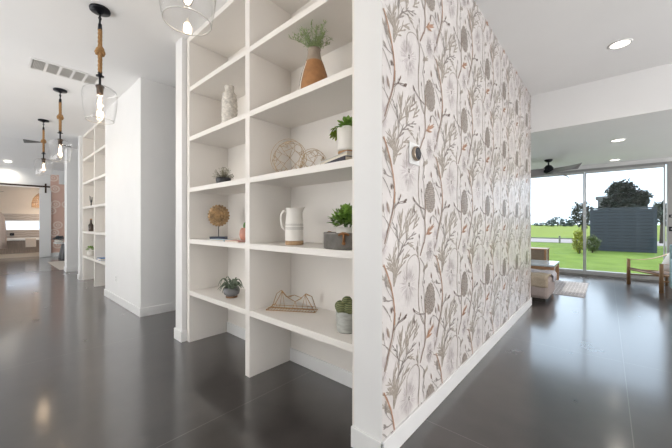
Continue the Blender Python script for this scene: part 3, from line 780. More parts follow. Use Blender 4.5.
def dried_plant():
    t = thing('dried_plant_pot', 'wispy dried plant in a dark scalloped pot, third left shelf', 'potted plant', (-2.765, 1.50, ST[2]))
    bm = bmesh.new(); lathe(bm, [(0, 0), (.050, 0), (.060, .02), (.066, .06), (.062, .075), (.056, .075), (.05, .06), (0, .055)], 32)
    for vtx in bm.verts:
        aa = math.atan2(vtx.co.y, vtx.co.x); s = 1+.07*abs(math.sin(aa*4)); vtx.co.x *= s; vtx.co.y *= s
    obj('pot', bm, mat('charcoal_pot', (.035, .035, .04), .5, noise=(20, .3)), t)
    rnd = random.Random(9); bm = bmesh.new()
    for k in range(130):
        a = rnd.uniform(0, 6.28); e = rnd.uniform(.15, 1.5); L = rnd.uniform(.07, .12)
        d = Vector((math.cos(a)*math.cos(e), math.sin(a)*math.cos(e), math.sin(e)))
        tube(bm, [Vector((0, 0, .06))+d*.03, Vector((0, 0, .06))+d*L+Vector((rnd.uniform(-.01, .01), 0, 0))], .0014, 4, .0007)
        sphere(bm, Vector((0, 0, .06))+d*L, .0035, seg=5, rings=3)
    obj('twigs', bm, mat('dry_twig', (.26, .24, .17), .8, noise=(40, .3)), t)
dried_plant()

def disc_sculpture():
    t = thing('disc_sculpture', 'carved golden wood flower disc on a navy stand', 'ornament', (-2.86, 1.50, ST[1]), math.radians(42))
    wood = mat('gilt_wood', (.30, .19, .09), .5, .2, noise=(22, .55))
    bm = bmesh.new(); zc = .235; R = .108
    rnd = random.Random(2)
    for ring, (r0, r1, n, th) in enumerate(((.0, .045, 9, .052), (.025, .078, 15, .044), (.050, .108, 21, .030))):
        for k in range(n):
            a = 2*PI*(k+.5*ring)/n; w = 2*PI*r1/n*1.25
            d = Vector((math.cos(a), 0, math.sin(a))); s = Vector((-math.sin(a), 0, math.cos(a)))
            for side in (-1, 1):
                p0 = d*r0+Vector((0, side*th*.45, zc)); p1 = d*r1+Vector((0, side*th*.12, zc)); pm = d*(r0+r1)/2
                v = [bm.verts.new(p0), bm.verts.new(pm+s*w*.5+Vector((0, side*th*.35, zc))), bm.verts.new(p1+s*w*.18), bm.verts.new(p1-s*w*.18), bm.verts.new(pm-s*w*.5+Vector((0, side*th*.35, zc)))]
                top = bm.verts.new(pm+Vector((0, side*th*.62, zc)))
                for i in range(5): bm.faces.new((v[i], v[(i+1) % 5], top))
    obj('flower_disc', bm, wood, t)
    bm = bmesh.new(); lathe(bm, [(0, -.018), (.070, -.012), (.070, .012), (0, .018)], 30); obj('disc_core', bm, wood, t, loc=(0, 0, zc), rot=(PI/2, 0, 0))
    bm = bmesh.new(); tube(bm, [(0, 0, .028), (0, 0, .14)], .004, 8); obj('rod', bm, black_metal, t)
    navy = mat('navy_block', (.025, .035, .07), .4, noise=(20, .2))
    boxes('base_block', [(-.075, .075, -.04, .04, 0, .03)], navy, t, .003)
disc_sculpture()
def small_books():
    t = thing('magazine', 'thin pale blue book lying along the front of the second left shelf', 'book', (-2.66, 1.365, ST[1]), math.radians(3))
    boxes('cover', [(-.13, .13, 0, .10, 0, .012)], mat('pale_blue_book', (.42, .55, .66), .5, noise=(15, .2)), t, .001)
    boxes('page_block', [(-.128, .128, -.001, .098, .002, .010)], MATS['book_pages'], t)
    t = thing('magazine', 'thin coral red book lying beside the pink pot', 'book', (-2.42, 1.372, ST[1]), math.radians(-2))
    boxes('cover', [(-.09, .13, 0, .10, 0, .012)], mat('coral_book', (.55, .30, .26), .5, noise=(15, .2)), t, .001)
    boxes('page_block', [(-.088, .128, -.001, .098, .002, .010)], MATS['book_pages'], t)
    t = thing('pink_pot', 'round coral pink pot with a little cactus, half hidden by the divider', 'potted cactus', (-2.435, 1.54, ST[1]))
    bm = bmesh.new(); lathe(bm, [(0, 0), (.035, 0), (.055, .025), (.061, .06), (.056, .095), (.042, .118), (.036, .118), (.034, .10), (0, .10)], 32); obj('pot', bm, mat('coral_glaze', (.62, .30, .22), .5, noise=(9, .25)), t)
    bm = bmesh.new(); sphere(bm, (0, 0, .135), .027, 1, 1, 1.35, 24, 10)
    for vtx in bm.verts:
        aa = math.atan2(vtx.co.y, vtx.co.x); s = 1+.1*math.cos(aa*8); vtx.co.x *= s; vtx.co.y *= s
    obj('cactus', bm, leaf_dark, t)
small_books()

# items on the far shelves
def far_items():
    X0 = -7.37
    t = thing('figurine', 'dark branching figurine high on the far bookcase', 'ornament', (-8.20, 1.45, ST[2]))
    bm = bmesh.new(); lathe(bm, [(0, 0), (.045, 0), (.045, .015), (.012, .02), (.010, .08), (0, .08)], 16); obj('base', bm, black_metal, t)
    bm = bmesh.new()
    for a in (0, 1.6, 3.2, 4.6): tube(bm, [(0, 0, .07), (.03*math.cos(a), .02*math.sin(a), .14), (.06*math.cos(a+.4), .03*math.sin(a), .20+.02*a/3)], .007, 6, .003)
    obj('branches', bm, black_metal, t)
    t = thing('brown_bottle', 'slim dark brown bottle on the far bookcase', 'bottle', (-8.22, 1.45, ST[1]))
    bm = bmesh.new(); lathe(bm, [(0, 0), (.04, 0), (.045, .02), (.045, .13), (.02, .17), (.015, .24), (0, .24)], 20); obj('body', bm, mat('brown_glass', (.06, .04, .03), .2), t)
    bm = bmesh.new(); lathe(bm, [(0, .238), (.018, .24), (.018, .265), (0, .265)], 14); obj('stopper', bm, mat('cork', (.4, .24, .12)), t)
    t = thing('potted_plant', 'small bright green potted plant low on the far bookcase', 'potted plant', (-8.26, 1.45, ST[0]))
    bm = bmesh.new(); lathe(bm, [(0, 0), (.05, 0), (.06, .10), (.055, .10), (.05, .09), (0, .085)], 20); obj('pot', bm, ceramic_white, t)
    bm = bmesh.new(); foliage(bm, random.Random(5), 90, .08, .14, .05, .025); obj('leaves', bm, leaf_green, t)
    book('bright blue book lying low in the right bay of the far bookcase', 'blue_book', (X0+.10, 1.37, ST[0]), 0, .30, .22, .035, mat('blue_cover', (.05, .20, .50), .4))
far_items()

# ------------------------------------------------------------ living room
alu = mat('window_frame_white', (.55, .56, .57), .4, .1); grey_frame = mat('window_frame_grey', (.30, .30, .30), .45, .2, noise=(5, .05))
FT = 2.42
def glass_wall():
    # header above and gray jamb wall
    struct(boxes('wall_window_header', [(-6.5, 4.6, YW-.02, YW+.10, FT+.05, LC+.1)], wall_paint), 'white header above the sliding glass doors', 'wall')
    struct(boxes('wall_window_right', [(.93, 4.6, YW-.05, YW+.12, 0, FT+.05)], mat('grey_wall', (.36, .355, .35), .6, noise=(5, .03))), 'grey wall end beside the sliding glass doors', 'wall')
    posts = [-6.4, -4.95, -3.40, -1.89, -.385, .905]
    k = 1
    for a, b in zip(posts, posts[1:]):
        t = thing('door_%d' % k, 'sliding glass door panel', 'door', ((a+b)/2, YW, 0)); t['kind'] = 'structure'
        t['label'] = ['far left glass door panel', 'second glass door panel', 'third glass door panel', 'left glass door panel next to the wallpapered wall', 'wide glass door panel in front of the dark slatted screen'][k-1]
        w = (b-a)/2; s = .028
        boxes('frame', [(-w+.002, -w+s, -.025, .025, .04, FT), (w-s, w-.002, -.025, .025, .04, FT), (-w+s, w-s, -.025, .025, .04, .12), (-w+s, w-s, -.025, .025, FT-.05, FT)], alu, t)
        boxes('pane', [(-w+s, w-s, -.004, .004, .12, FT-.05)], glass_window, t)
        k += 1
    struct(boxes('trim_track', [(-6.4, .93, YW-.07, YW+.06, 0.0, .04), (-6.4, .93, YW-.06, YW-.021, FT, FT+.05)], grey_frame), 'grey metal track and header of the glass doors', 'trim')
    t = thing('light_switch', 'upper dark switch plate on the grey wall end by the glass doors', 'switch', (.985, YW-.052, 1.36)); boxes('plate', [(-.035, .035, -.004, 0, -.03, .03)], black_metal, t, .001); boxes('rocker', [(-.012, .012, -.008, -.004, -.018, .018)], grey_frame, t)
    t2 = thing('light_switch', 'lower dark switch plate on the grey wall end by the glass doors', 'switch', (.985, YW-.052, 1.10)); boxes('plate', [(-.035, .035, -.004, 0, -.045, .045)], black_metal, t2, .001); boxes('rocker', [(-.012, .012, -.008, -.004, -.018, .018)], grey_frame, t2)
glass_wall()

def ceiling_fan(label, loc, rod, R, a0, blade_mat, body_mat, w=.13):
    t = thing('ceiling_fan', label, 'ceiling fan', loc)
    bm = bmesh.new(); lathe(bm, [(0, 0), (.075, 0), (.070, -.03), (.035, -.055), (0, -.055)], 24); obj('canopy', bm, body_mat, t)
    bm = bmesh.new(); lathe(bm, [(.014, -.05), (.014, -rod)], 12); obj('downrod', bm, body_mat, t)
    bm = bmesh.new(); lathe(bm, [(0, -rod+.01), (.045, -rod), (.085, -rod-.05), (.098, -rod-.11), (.085, -rod-.15), (.045, -rod-.175), (0, -rod-.18)], 28); obj('motor_housing', bm, body_mat, t)
    for k in range(3):
        a = a0+2*PI*k/3; bm = bmesh.new(); top = []; bot = []
        for s in range(9):
            u = s/8; r = .07+(R-.07)*u; ww = w*(.55+.55*math.sin(PI*min(1, .15+u*.75)))*(1 if u < .95 else .55)
            z = -rod-.13-.03*u
            for sd in (-1, 1):
                x = r; y = sd*ww/2; zz = z+sd*.055
                top.append(bm.verts.new((x, y, zz+.004))); bot.append(bm.verts.new((x, y, zz-.004)))
        for s in range(8):
            i = 2*s
            bm.faces.new((top[i], top[i+1], top[i+3], top[i+2])); bm.faces.new((bot[i], bot[i+2], bot[i+3], bot[i+1]))
            bm.faces.new((top[i], top[i+2], bot[i+2], bot[i])); bm.faces.new((top[i+1], bot[i+1], bot[i+3], top[i+3]))
        bm.faces.new((top[0], bot[0], bot[1], top[1])); bm.faces.new((top[16], top[17], bot[17], bot[16]))
        obj('blade', bm, blade_mat, t, rot=(0, 0, a))
    return t
ceiling_fan('black three-blade ceiling fan in the living room', (-.92, 7.82, LC), .12, .82, math.radians(-47.6), mat('fan_blade', (.28, .27, .27), .3), black_metal, .20)
ceiling_fan('small dark ceiling fan beyond the hall, behind the farthest pendant', (-12.6, 1.16, 4.06), .22, .62, math.radians(228), mat('fan_blade_far', (.10, .095, .09), .4), black_metal, .10)

def throw(name, label, x0, x1, y0, y1, z, drop_front, drop_side, m, parent=None):
    bm = bmesh.new(); nx, ny = 18, 26
    grid = []
    for i in range(nx+1):
        row = []
        for j in range(ny+1):
            u = i/nx; v_ = j/ny
            L = (x1-x0)+drop_side; sx = u*L; M = (y1-y0)+drop_front; sy = v_*M
            x = x0+min(sx, x1-x0); zz = z
            y = y1-min(sy, y1-y0)
            if sx > x1-x0: zz -= (sx-(x1-x0)); x = x1+.008
            if sy > y1-y0: zz -= (sy-(y1-y0))*.98; y = y0-.008
            zz += .006*math.sin(u*17+v_*9)+.006*math.sin(v_*23); x += .004*math.sin(v_*31) if sx > x1-x0 else 0; y += .005*math.sin(u*25) if sy > y1-y0 else 0
            row.append(bm.verts.new((x, y, zz)))
        grid.append(row)
    for i in range(nx):
        for j in range(ny):
            f = bm.faces.new((grid[i][j], grid[i+1][j], grid[i+1][j+1], grid[i][j+1])); f.smooth = True
    o = obj(name, bm, m, parent, solid=.014)
    return tag(o, label, 'blanket')
def living():
    fab = mat('mauve_fabric', (.36, .30, .28), .9, noise=(60, .08), bump=(200, .15, .003))
    t = thing('ottoman', 'square mauve taupe upholstered ottoman at the end of the wallpapered wall', 'ottoman', (-1.04, 5.97, 0))
    boxes('cushion_body', [(-.385, .385, -.38, .38, .05, .37)], fab, t, .05)
    boxes('plinth', [(-.34, .34, -.34, .34, 0, .06)], mat('dark_plinth', (.03, .025, .02), .6), t)
    throw('folded_throw', 'tan knitted throw folded over the near corner of the ottoman', -1.40, -.665, 5.60, 5.98, .395, .16, .0, mat('tan_knit', (.40, .33, .25), .95, noise=(90, .15), bump=(150, .3, .005)))
    throw('striped_blanket', 'lilac grey striped blanket draped over the far half of the ottoman', -1.40, -.648, 6.00, 6.34, .400, .0, .13, striped('lilac_stripe', (.36, .35, .40), (.60, .57, .60), 18, 'Y', .95))
    # table
    wood = mat('oak', (.36, .20, .10), .45, noise=(9, .25, (1, 8, 8)))
    t = thing('coffee_table', 'low coffee table with pale reflective top behind the ottoman', 'table', (-1.35, 7.62, 0))
    boxes('tabletop', [(-.60, .60, -.45, .45, .37, .405)], mat('pale_top', (.45, .50, .54), .12, noise=(5, .05)), t, .006)
    for x in (-.56, .56):
        for y in (-.41, .41): boxes('leg', [(x-.03, x+.03, y-.03, y+.03, .0095, .37)], wood, t, .004)
    boxes('apron', [(-.53, .53, -.42, -.40, .31, .369), (-.53, .53, .40, .42, .31, .369), (.55, .57, -.38, .38, .31, .369), (-.57, -.55, -.38, .38, .31, .369)], wood, t)
    # cane chest
    t = thing('cane_side_table', 'wood framed cane side table near the glass doors', 'side table', (-1.33, 8.72, 0))
    cane = striped('cane_weave', (.20, .15, .11), (.34, .27, .20), 40, 'DIAGONAL', .8)
    for x in (-.27, .27):
        for y in (-.22, .22): boxes('leg', [(x-.02, x+.02, y-.02, y+.02, 0, .60)], wood, t, .003)
    boxes('top', [(-.30, .30, -.25, .25, .60, .625)], wood, t, .004)
    boxes('cane_panel', [(-.25, .25, -.225, -.215, .08, .60), (-.25, .25, .215, .225, .08, .60), (.265, .275, -.2, .2, .08, .60), (-.275, -.265, -.2, .2, .08, .60)], cane, t)
    # rug
    bm = bmesh.new(); box(bm, -2.3, -.27, 6.42, 8.0, .001, .009)
    m = bpy.data.materials.new('woven_rug'); m.use_nodes = True; tt = m.node_tree; b = tt.nodes['Principled BSDF']; b.inputs['Roughness'].default_value = .95
    tcn = tt.nodes.new('ShaderNodeTexCoord'); mp = tt.nodes.new('ShaderNodeMapping'); mp.inputs['Scale'].default_value = (1, .7, 1)
    br = tt.nodes.new('ShaderNodeTexBrick'); br.inputs['Scale'].default_value = 5; br.inputs['Mortar Size'].default_value = .05; br.inputs['Color1'].default_value = (.30, .27, .28, 1); br.inputs['Color2'].default_value = (.42, .39, .40, 1); br.inputs['Mortar'].default_value = (.68, .65, .66, 1)
    tt.links.new(tcn.outputs['Object'], mp.inputs[0]); tt.links.new(mp.outputs[0], br.inputs[0]); tt.links.new(br.outputs[0], b.inputs['Base Color'])
    tag(obj('area_rug', bm, m), 'grey and cream patterned rug by the ottoman', 'rug')
    # safari chair, built facing its local -Y (front), turned to face left
    ang = math.atan2(-.47, -.88)+PI/2
    cx, cy = (.324+.72)/2, (8.49+7.75)/2
    t = thing('armchair', 'low wooden armchair with brown leather seat in front of the glass doors', 'armchair', (cx, cy, 0), ang)
    lea = mat('brown_leather', (.20, .105, .06), .5, noise=(20, .2)); w2 = .41
    for s in (-1, 1):
        bm = bmesh.new(); tube(bm, [(s*w2, 0, 0), (s*w2, 0, .50)], .032, 12, .026); obj('leg', bm, wood, t)
        bm = bmesh.new(); tube(bm, [(s*w2, .62, 0), (s*w2, .64, .46)], .022, 12, .018); obj('leg', bm, wood, t)
        bm = bmesh.new(); tube(bm, [(s*w2, 0, .20), (s*w2, .63, .17)], .014, 8); tube(bm, [(s*w2, 0, .30), (s*w2, .63, .26)], .016, 8); obj('side_rail', bm, wood, t)
        bm = bmesh.new(); vs = []
        for k in range(9):
            u = k/8; y = -.03+.72*u; z = .505-.03*math.sin(PI*u)+.13*u*u
            for dx in (-.025, .025): vs.append(bm.verts.new((s*w2+dx, y, z)))
        for k in range(8): bm.faces.new((vs[2*k], vs[2*k+1], vs[2*k+3], vs[2*k+2]))
        obj('leather_arm', bm, mat('saddle_leather', (.42, .22, .11), .5, noise=(20, .2)), t, solid=.006)
        bm = bmesh.new(); tube(bm, [(s*w2*.86, .50, .22), (s*w2*.86, .86, .80)], .018, 10); obj('back_post', bm, wood, t)
    bm = bmesh.new(); tube(bm, [(-w2, 0, .30), (w2, 0, .30)], .016, 8); obj('cross_rail', bm, wood, t); bm = bmesh.new(); tube(bm, [(-w2, .63, .26), (w2, .63, .26)], .016, 8); obj('cross_rail', bm, wood, t); bm = bmesh.new(); tube(bm, [(-w2*.86, .86, .80), (w2*.86, .86, .80)], .016, 8); obj('cross_rail', bm, wood, t)
    bm = bmesh.new(); vs = []
    for k in range(9):
        u = k/8
        for dx in (-w2+.03, w2-.03): vs.append(bm.verts.new((dx, .0+.63*u, .325-.05*math.sin(PI*u)-.035*u)))
    for k in range(8): bm.faces.new((vs[2*k], vs[2*k+1], vs[2*k+3], vs[2*k+2]))
    obj('seat', bm, lea, t, solid=.03)
    bm = bmesh.new(); vs = []
    for k in range(9):
        u = k/8
        for dx in (-w2*.8, w2*.8): vs.append(bm.verts.new((dx, .54+.32*u+.03*math.sin(PI*u), .28+.50*u)))
    for k in range(8): bm.faces.new((vs[2*k], vs[2*k+1], vs[2*k+3], vs[2*k+2]))
    obj('backrest', bm, lea, t, solid=.012)
    # cushion
    M = Matrix.Translation((cx, cy, 0)) @ Matrix.Rotation(ang, 4, 'Z')
    bm = bmesh.new(); sphere(bm, (0, 0, 0), .23, 1, .38, 1, 24, 16)
    for vtx in bm.verts:
        x, z = vtx.co.x/.23, vtx.co.z/.23; k = 1+.16*(x*x*z*z)*6; vtx.co.x *= k; vtx.co.z *= k
    o = obj('throw_pillow', bm, mat('white_fleece', (.78, .74, .72), .95, noise=(60, .06), bump=(90, .5, .01)), None)
    o.location = M @ Vector((.05, .46, .535)); o.rotation_euler = (math.radians(-28), 0, ang)
    tag(o, 'fluffy white pillow leaning in the wooden armchair', 'pillow')
    # teal chair at the picture's edge
    t = thing('upholstered_chair', 'pale teal upholstered chair cut off by the right edge of the picture', 'chair', (1.17, 7.30, 0))
    teal = mat('pale_teal_fabric', (.30, .44, .46), .85, noise=(25, .2), bump=(120, .2, .004))
    boxes('arm', [(-.37, -.25, -.36, .34, .12, .62)], teal, t, .03); boxes('arm', [(.25, .37, -.36, .34, .12, .62)], teal, t, .03)
    boxes('seat_cushion', [(-.25, .25, -.36, .24, .15, .45)], teal, t, .03)
    boxes('backrest', [(-.37, .37, .24, .38, .12, .86)], teal, t, .03)
    for x in (-.32, .32):
        for y in (-.31, .31): boxes('leg', [(x-.02, x+.02, y-.02, y+.02, 0, .13)], mat('dark_plinth', (.03, .025, .02)), t)
living()

# ------------------------------------------------------------ far end of the hall
def far_end():
    # end wall around the bathroom opening: z 0..2.46, Y -1.2..1.22
    struct(boxes('wall_end', [(XE-.12, XE, -3.8, -1.4, 0, 3.3), (XE-.12, XE, 1.24, 1.52, 0, 3.3), (XE-.12, XE, -1.4, 1.24, 2.50, 3.3), (XE-.12, XE, 1.52, 4.6, 3.02, 3.3)], wall_paint), 'white end wall of the hall around the bathroom opening', 'wall')
    # pink wall
    m = bpy.data.materials.new('pink_floral'); m.use_nodes = True; tt = m.node_tree; b = tt.nodes['Principled BSDF']; b.inputs['Roughness'].default_value = .7
    tcn = tt.nodes.new('ShaderNodeTexCoord'); vo = tt.nodes.new('ShaderNodeTexVoronoi'); vo.inputs['Scale'].default_value = 2.6
    r = tt.nodes.new('ShaderNodeValToRGB'); e = r.color_ramp.elements; e[0].position = .0; e[0].color = (.60, .30, .20, 1); e[1].position = .6; e[1].color = (.74, .50, .41, 1)
    for p_, c_ in ((.10, (.86, .74, .66, 1)), (.20, (.70, .44, .35, 1)), (.30, (.88, .76, .68, 1)), (.40, (.72, .47, .38, 1))):
        q = e.new(p_); q.color = c_
    sx = tt.nodes.new('ShaderNodeSeparateXYZ'); cx_ = tt.nodes.new('ShaderNodeCombineXYZ'); tt.links.new(tcn.outputs['Object'], sx.inputs[0]); tt.links.new(sx.outputs['Y'], cx_.inputs['X']); tt.links.new(sx.outputs['Z'], cx_.inputs['Y']); vo.voronoi_dimensions = '2D'; vo.inputs['Randomness'].default_value = .6; tt.links.new(cx_.outputs[0], vo.inputs['Vector']); tt.links.new(vo.outputs['Distance'], r.inputs[0]); tt.links.new(r.outputs[0], b.inputs['Base Color'])
    struct(boxes('wall_pink', [(XE-.12, XE, 1.52, 4.5, 0, 3.02)], m), 'pink floral papered wall in the far room', 'wall')
    struct(boxes('trim_far', [(XE, XE+.02, 1.52, 4.5, 0, .14), (XE, XE+.02, 1.22, 1.52, 0, .14), (XE-.01, XE+.03, 1.75, 2.4, 2.68, 3.02)], trim_paint), 'white trim in the far room', 'trim')
    # barn door
    t = thing('barn_door', 'white sliding barn door panel at the far end of the hall', 'door', (XE+.05, 1.38, 0))
    t['kind'] = 'structure'; t.name = 'door_9'
    boxes('door_panel', [(-.015, .025, -.16, .15, .02, 2.42)], trim_paint, t, .002)
    dm = mat('rail_bronze', (.05, .03, .022), .5, .5)
    boxes('hanger_strap', [(.028, .036, -.02, .03, 2.32, 2.66)], dm, t)
    t = thing('barn_door_rail', 'dark bronze sliding rail above the bathroom opening', 'rail', (XE+.07, 0, 2.55))
    boxes('rail_bar', [(-.006, .006, -1.6, 1.50, -.028, .028)], dm, t)
    for y in (-1.3, -.5, .4, 1.1): boxes('spacer', [(-.069, -.006, y-.02, y+.02, -.018, .018)], dm, t)
    # bathroom
    tile = striped('grey_wood_tile', (.30, .27, .25), (.36, .335, .31), 3.5, 'Z', .5, 6)
    tub_tile = mat('brown_tile', (.27, .215, .175), .5, noise=(6, .25, (1, 10, .6)))
    beige = mat('beige_paint', (.62, .57, .51), .7, noise=(3, .02))
    struct(boxes('wall_bath', [(-17.42, -17.3, -3.8, 3.0, 1.60, 3.3)], beige), 'beige upper wall of the bathroom', 'wall')
    struct(boxes('wall_bath_tile', [(-17.42, -17.3, -3.8, 3.0, 0, .96), (-17.42, -17.3, -3.8, 3.0, 1.34, 1.60), (-17.42, -17.3, -3.8, -.08, .96, 1.34), (-17.42, -17.3, 1.9, 3.0, .96, 1.34)], tile), 'grey wood look tile around the bathroom window', 'wall')
    struct(boxes('wall_bath_side', [(-17.3, XE-.12, 2.0, 2.1, 0, 3.3), (-17.42, XE-.12, -3.8, -3.7, 0, 3.3)], beige), 'beige side walls of the bathroom', 'wall')
    struct(boxes('ceiling_bath', [(-17.42, XE, -3.8, 2.1, 3.3, 3.4)], ceiling_paint), 'white bathroom ceiling', 'ceiling')
    frosted = bpy.data.materials.new('frosted_glass'); frosted.use_nodes = True; ft = frosted.node_tree; ft.nodes.clear()
    fo = ft.nodes.new('ShaderNodeOutputMaterial'); fa = ft.nodes.new('ShaderNodeBsdfTranslucent'); fa.inputs[0].default_value = (.97, .98, 1, 1); ft.links.new(fa.outputs[0], fo.inputs[0])
    w = thing('window_1', 'long low bathroom window', 'window', (-17.36, .91, 1.15)); w['kind'] = 'structure'
    boxes('window_frame', [(-.06, .06, -.99, .99, -.19, -.165), (-.06, .06, -.99, .99, .165, .19), (-.06, .06, -.99, -.965, -.165, .165), (-.06, .06, .965, .99, -.165, .165)], trim_paint, w)
    boxes('pane', [(-.004, .004, -.965, .965, -.165, .165)], frosted, w)
    t = thing('bathtub_platform', 'built-in bathtub with brown tiled front and white deck', 'bathtub', (-16.0, .4, 0))
    boxes('tiled_front', [(-.06, 0, -1.9, 1.55, .14, .60)], tub_tile, t)
    boxes('deck', [(-1.25, .03, -1.9, -1.4, .60, .66), (-1.25, .03, 1.2, 1.55, .60, .66), (-.22, .03, -1.4, 1.2, .60, .66), (-1.25, -1.0, -1.4, 1.2, .60, .66)], trim_paint, t, .005)
    boxes('basin', [(-1.0, -.22, -1.4, 1.2, .15, .20), (-1.02, -.99, -1.4, 1.2, .2, .60), (-.23, -.20, -1.4, 1.2, .2, .60)], trim_paint, t)
    boxes('step', [(-.06, .22, -1.9, 1.55, 0, .13)], mat('beige_step', (.60, .50, .40), .6), t, .005)
    t = thing('tub_faucet', 'dark square spout on the tiled wall above the bathtub', 'faucet', (-17.29, .62, .80))
    boxes('backplate', [(0, .02, -.06, .06, -.05, .05)], black_metal, t, .003); boxes('spout', [(.02, .16, -.025, .025, -.02, .01)], black_metal, t, .003)
    t = thing('hanging_towel', 'cream towel hanging over the bathtub edge', 'towel', (-15.955, 1.05, .40)); boxes('cloth', [(0, .015, -.14, .14, -.05, .27), (-.12, .015, -.14, .14, .262, .275)], mat('cream_towel', (.68, .60, .52), .95, noise=(40, .06)), t, .004)
    t = thing('bath_robe', 'pink beige robe hanging at the left edge of the bathroom opening', 'robe', (-15.62, .26, 0))
    bm = bmesh.new(); lathe(bm, [(.04, 1.62), (.10, 1.5), (.15, 1.2), (.17, .7), (.18, .35)], 22)
    for vtx in bm.verts:
        aa = math.atan2(vtx.co.y, vtx.co.x); s = 1+.12*math.sin(aa*7); vtx.co.x *= s*.5; vtx.co.y *= s
    obj('cloth', bm, mat('robe_pink', (.62, .50, .43), .95, noise=(20, .05)), t)
    bm = bmesh.new(); tube(bm, [(0, 0, 1.60), (0, 0, 2.30), (.0, .1, 2.33)], .006, 6); obj('hanger', bm, dm, t)
    # wicker lamp
    t = thing('wicker_pendant', 'woven wicker dome pendant lamp in the bathroom', 'pendant lamp', (-16.3, 1.50, 0))
    bm = bmesh.new(); prof = [(.06, 2.42), (.16, 2.40), (.27, 2.31), (.36, 2.17), (.40, 2.0), (.40, 1.84)]
    for k in range(26):
        a = 2*PI*k/26
        tube(bm, [(r*math.cos(a), r*math.sin(a), z) for r, z in prof], .010, 5)
    for r, z in [(p[0], p[1]) for p in prof]+[(.22, 2.36), (.32, 2.24), (.385, 2.08), (.40, 1.92), (.40, 1.88)]:
        tube(bm, [(r*math.cos(a), r*math.sin(a), z) for a in [2*PI*j/32 for j in range(32)]], .010, 5, closed=True)
    obj('shade', bm, mat('wicker', (.33, .21, .12), .8, noise=(40, .3)), t)
    bm = bmesh.new(); sphere(bm, (0, 0, 2.0), .06); obj('bulb', bm, mat('bulb_white', (1, 1, 1), .4, emit=((1, .85, .65), 12)), t)
    bm = bmesh.new(); tube(bm, [(0, 0, 2.06), (0, 0, 3.299)], .006, 6); obj('cord', bm, dm, t)
    l = bpy.data.lights.new('bath_bulb', 'POINT'); l.energy = 50; l.color = (1, .85, .7); l.shadow_soft_size = .1
    lo = bpy.data.objects.new('bulb_light', l); C.objects.link(lo); lo.location = (0, 0, 1.9); lo.parent = t
    # console table, plant, rug, sconce
    t = thing('console_table', 'white topped table with grey splayed legs against the pink wall', 'table', (-14.3, 1.95, 0))
    boxes('tabletop', [(-.35, .35, -.42, .75, .52, .56)], trim_paint, t, .005)
    gm = mat('grey_leg', (.25, .25, .26), .5)
    for x in (-.28, .28):
        for y in (-.2, .6):
            bm = bmesh.new(); tube(bm, [(x, y-.06, 0), (x*.8, y+.05, .52)], .045, 8, .06); obj('leg', bm, gm, t)
    t = thing('table_plant', 'grey-blue leafy arrangement on the white topped table', 'plant', (-14.3, 1.64, .561))
    bm = bmesh.new(); lathe(bm, [(0, 0), (.09, 0), (.13, .05), (.12, .09), (.11, .09), (0, .07)], 20); obj('bowl', bm, ceramic_white, t)
    bm = bmesh.new(); foliage(bm, random.Random(8), 120, .17, .12, .09, .05, .5); obj('leaves', bm, mat('slate_leaf', (.10, .13, .15), .6, noise=(30, .4)), t)
    o = boxes('cream_rug', [(-13.2, -10.7, 1.24, 3.0, .001, .008)], mat('cream_rug', (.66, .60, .53), .95, noise=(30, .06))); tag(o, 'cream rug on the floor of the far pink room', 'rug')
    t = thing('wall_sconce', 'slim dark sconce on the pink floral wall', 'sconce', (XE, 2.0, 1.65))
    boxes('backplate', [(0, .02, -.04, .04, -.05, .05)], dm, t); bm = bmesh.new(); lathe(bm, [(0, -.14), (.045, -.14), (.045, .14), (0, .14)], 16); obj('sconce_shade', bm, dm, t, loc=(.07, 0, .1))
far_end()

